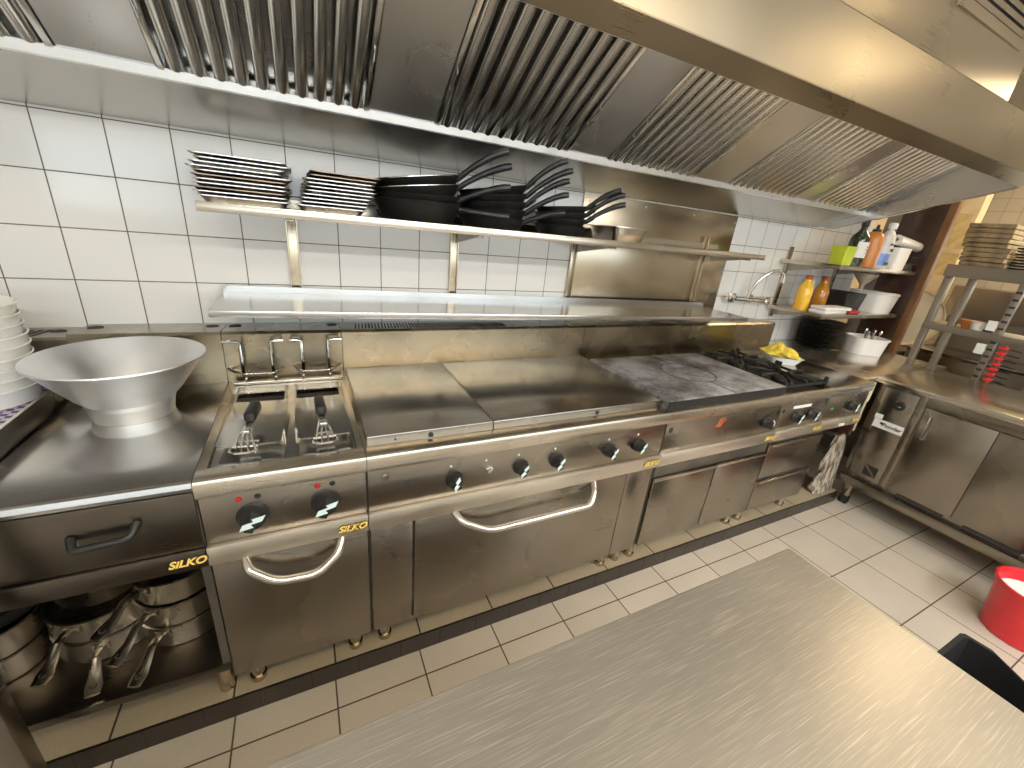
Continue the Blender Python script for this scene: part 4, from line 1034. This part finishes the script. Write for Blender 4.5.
# ---------------------------------------------------------------- pass rack
u = thing('pass_rack', 'grey steel pass rack standing on the rear edge of the refrigerated counter', 'rack', (3.75, -1.2, .9005))
MB().box(3.70, 3.98, -2.2, -.645, 1.515, 1.592, .003).build('top_beam', M['rackgrey'], u)
MB().box(3.70, 3.98, -2.2, -.655, 1.165, 1.208, .003).build('middle_shelf', M['rackgrey'], u)
for y in (-.665, -.785, -2.15):
    MB().box(3.735, 3.768, y-.019, y+.019, .9008, 1.514, .002).build('post', M['rackgrey'], u)
lad = MB().box(3.705, 3.733, -1.035, -1.000, .9008, 1.514, .002).build('ladder_post', M['rackgrey'], u)
for k in range(13): MB().box(3.7035, 3.7048, -1.031, -1.004, .93+k*.044, .944+k*.044).build('notch', M['dark'], lad)
for z0, z1 in ((1.225, 1.285), (1.075, 1.14)): MB().box(3.7005, 3.7045, -.998, -.955, z0, z1).box(3.7046, 3.715, -.9995, -.99, z0+.02, z0+.03).build('card', M['paper'], u, label='small white card')
MB().box(3.700, 3.722, -1.082, -1.062, .9008, 1.16, .002).build('peg_rail', M['woodedge'], u)
for k in range(7):
    z = .93+k*.034
    p_ = MB().box(3.668, 3.6995, -1.100, -1.060, z, z+.016, .004).build('peg', M['red'], u)
    MB().cyl((3.68, -1.10, z+.006), (3.66, -1.16, z+.004), .004, seg=8).build('pin', M['black'], p_)
# things on the rack
for i in range(9):
    o = MB().box(-.11, .11, -.105, .105, 0, .0265, .005).build('wooden_board', simple('worn_board', (.17, .115, .055), .7, var=.45, nscale=22) if i == 0 else bpy.data.materials['worn_board'], None, f'worn brown serving board, {ORD[8-i]} in the pile on the pass rack', 'serving board', 'serving boards piled on the pass rack')
    e = MB().box(-.108, .108, -.1085, -.1052, .002, .0245, .001).build('lit_end', bpy.data.materials.get('lit_end_paint') or simple('lit_end_paint', (.74, .56, .30), .6, var=.15), o, label='end face painted pale as if lit')  # board end coloured pale, standing in for light on that face
    o.location = (3.835+random.uniform(-.012, .012), -.785+.0045*i+random.uniform(-.006, .006), 1.5925+i*.0285); o.rotation_euler = (0, 0, R(random.uniform(-4, 4)))
for i in range(8):
    o = MB().box(-.11, .11, -.11, .11, 0, .010, .002).build('dark_sheet', M['pan'], None, f'thin dark tray, {ORD[7-i]} beside the serving boards', 'tray', 'dark trays beside the serving boards'); o.location = (3.84, -1.025+random.uniform(-.006, .006), 1.5925+i*.0165)
zz = 1.2085
o = MB().lathe([(0, 0), (.03, 0), (.05, .05), (.052, .052), (.046, .05), (.028, .005), (0, .005)], seg=28).build('orange_bowl', simple('orange_glaze', (.55, .16, .03), .25), None, 'small orange bowl on the middle shelf of the pass rack', 'bowl'); o.location = (3.80, -.85, zz)
o = MB().lathe([(0, 0), (.028, 0), (.03, .03), (.02, .05), (.022, .06), (0, .062)], seg=20).build('black_jar', M['black'], None, 'squat black jar on the middle shelf of the pass rack', 'jar'); o.location = (3.80, -.945, zz)
o = MB().lathe([(0, 0), (.03, 0), (.04, .05), (.042, .052), (.036, .05), (.026, .005), (0, .005)], seg=24).build('white_cup', M['ceramic'], None, 'white cup between orange bowl and black jar', 'cup'); o.location = (3.77, -.90, zz)

# ---------------------------------------------------------------- beyond the pass
u = thing('back_cabinet', 'steel cabinet seen through the pass rack', 'cabinet', (4.7, -1.2, 0))
MB().box(4.45, 5.0, -2.6, -.38, .001, .90, .003).build('cabinet_body', M['front'], u)
MB().box(4.80, 5.0, -2.6, -.38, 1.20, 1.44, .003).build('upper_panel', M['rackgrey'], u)
MB().box(4.95, 5.0, -2.6, -.38, .9005, 1.1995).build('rear_panel', M['rackgrey'], u)
MB().box(4.45, 4.95, -2.6, -.38, .9005, .925, .002).build('counter_top', M['top'], u)
wn = thing('window_1', None, None, (5.58, -1.3, 1.7), kind='structure')
for k in range(4):
    MB().box(5.585, 5.598, -.62-.42*k-.36, -.62-.42*k, 1.30, 2.0).build('pane', emit('dull_window_light', (1, .93, .72), 1.1) if k == 0 else bpy.data.materials['dull_window_light'], wn)
    MB().box(5.575, 5.599, -.62-.42*k-.39, -.62-.42*k-.365, 1.28, 2.02).build('window_frame', M['greyframe'], wn)
o = thing('round_tray', 'round cream tray leaning against the beige wall past the wooden partition', 'tray', (4.78, -.17, .87)); ORG[o.name] = (0, 0, 0)
o.rotation_euler = (0, R(-7), R(12))
MB().lathe([(0, .0), (.235, .0), (.252, .022), (.256, .022), (.24, -.004), (0, -.004)], seg=56, m=Matrix.Translation((0, 0, .257)) @ Matrix.Rotation(R(-90), 4, 'Y')).build('tray_face', M['cream'], o)
o = MB().box(4.35, 4.88, -.36, .15, .001, .868, .003).build('brown_chest', M['wood'], None, 'dark brown chest under the round cream tray', 'chest', org=(4.6, -.1, 0))
for i, (y, z, w_, h_, rz, lab) in enumerate([(-.20, 1.93, .12, .15, 3, 'yellowed paper sheet pinned highest on the beige wall'), (-.235, 1.80, .11, .15, -4, 'yellowed paper sheet pinned lower, overlapping the highest one'), (-.225, 1.60, .13, .18, 2, 'yellowed paper sheet pinned lowest on the beige wall')]):
    o = MB().box(-.0005, .0005, -w_/2, w_/2, -h_/2, h_/2).build('hanging_paper_sheet', M['oldpaper'], None, lab, 'paper', 'papers on the beige wall'); o.location = (4.8988-.0012*i, y, z); o.rotation_euler = (R(rz), 0, 0)

# ================================================================== LIGHT
def tube_light(x0, x1, y, z, col, s, label, wy=.16):
    o = thing('ceiling_light', label, 'ceiling light', ((x0+x1)/2, y, z))
    MB().box(x0, x1, y-wy/2-.02, y+wy/2+.02, z+.012, 2.749, .004).build('housing', M['white'], o)
    MB().box(x0+.02, x1-.02, y-wy/2, y+wy/2, z, z+.0115).build('diffuser', emit('lamp_'+label.split()[0], col, s), o)
COOL, WARM = (.93, .97, 1.0), (1.0, .75, .43)
tube_light(-1.6, 3.0, -3.45, 2.66, (1.0, .97, .92), 39, 'cool long ceiling tube light behind the worktable', .2)
tube_light(-1.0, 1.9, -2.5, 2.67, (1, .80, .52), 22, 'slim added fill light near the ceiling, brightening the aisle', .11)  # added unseen lamp, put in to brighten the floor by the range
tube_light(2.5, 3.4, -1.95, 2.66, WARM, 8.5, 'warm ceiling tube light over the refrigerated counter', .18)
wn = thing('window_2', None, None, (.5, -4.29, 1.5), kind='structure')
for k in range(5):
    x = -2.4+k*1.3
    MB().box(x+.03, x+1.24, -4.296, -4.285, 1.30, 1.98).build('pane', bpy.data.materials.get('daylight_pane') or emit('daylight_pane', (.70, .87, 1.0), 3.4), wn)
    MB().box(x-.03, x+.03, -4.2965, -4.27, 1.26, 2.02).box(x+.03, x+1.27, -4.2965, -4.27, 1.26, 1.30).box(x+.03, x+1.27, -4.2965, -4.27, 1.98, 2.02).build('window_frame', M['white'], wn)
tube_light(4.2, 5.3, -1.0, 2.60, WARM, 38, 'amber added fill light over the pass', .2)  # added unseen lamp that warms and brightens the passage
w = bpy.data.worlds.new('World'); SC.world = w; w.use_nodes = True
w.node_tree.nodes['Background'].inputs[0].default_value = (1, .95, .88, 1); w.node_tree.nodes['Background'].inputs[1].default_value = .08
cd = bpy.data.cameras.new('camera'); cd.sensor_width = 36; cd.lens = 411.874/1024*36; cd.clip_start = .02
cam = bpy.data.objects.new('camera', cd); COL.objects.link(cam)
mr = Matrix.Rotation(-.486940193, 4, 'Z') @ Matrix.Rotation(1.20421413, 4, 'X') @ Matrix.Rotation(.102964485, 4, 'Z')
cam.matrix_world = Matrix.Translation((-.12613, -1.93158, 1.55204)) @ mr
SC.camera = cam
SC.cycles.blur_glossy = .7
SC.cycles.sample_clamp_indirect = 2.2
SC.cycles.max_bounces = 9
SC.view_settings.view_transform = 'Standard'
SC.view_settings.look = 'None'
SC.view_settings.exposure = .22
SC.view_settings.gamma = 1.10
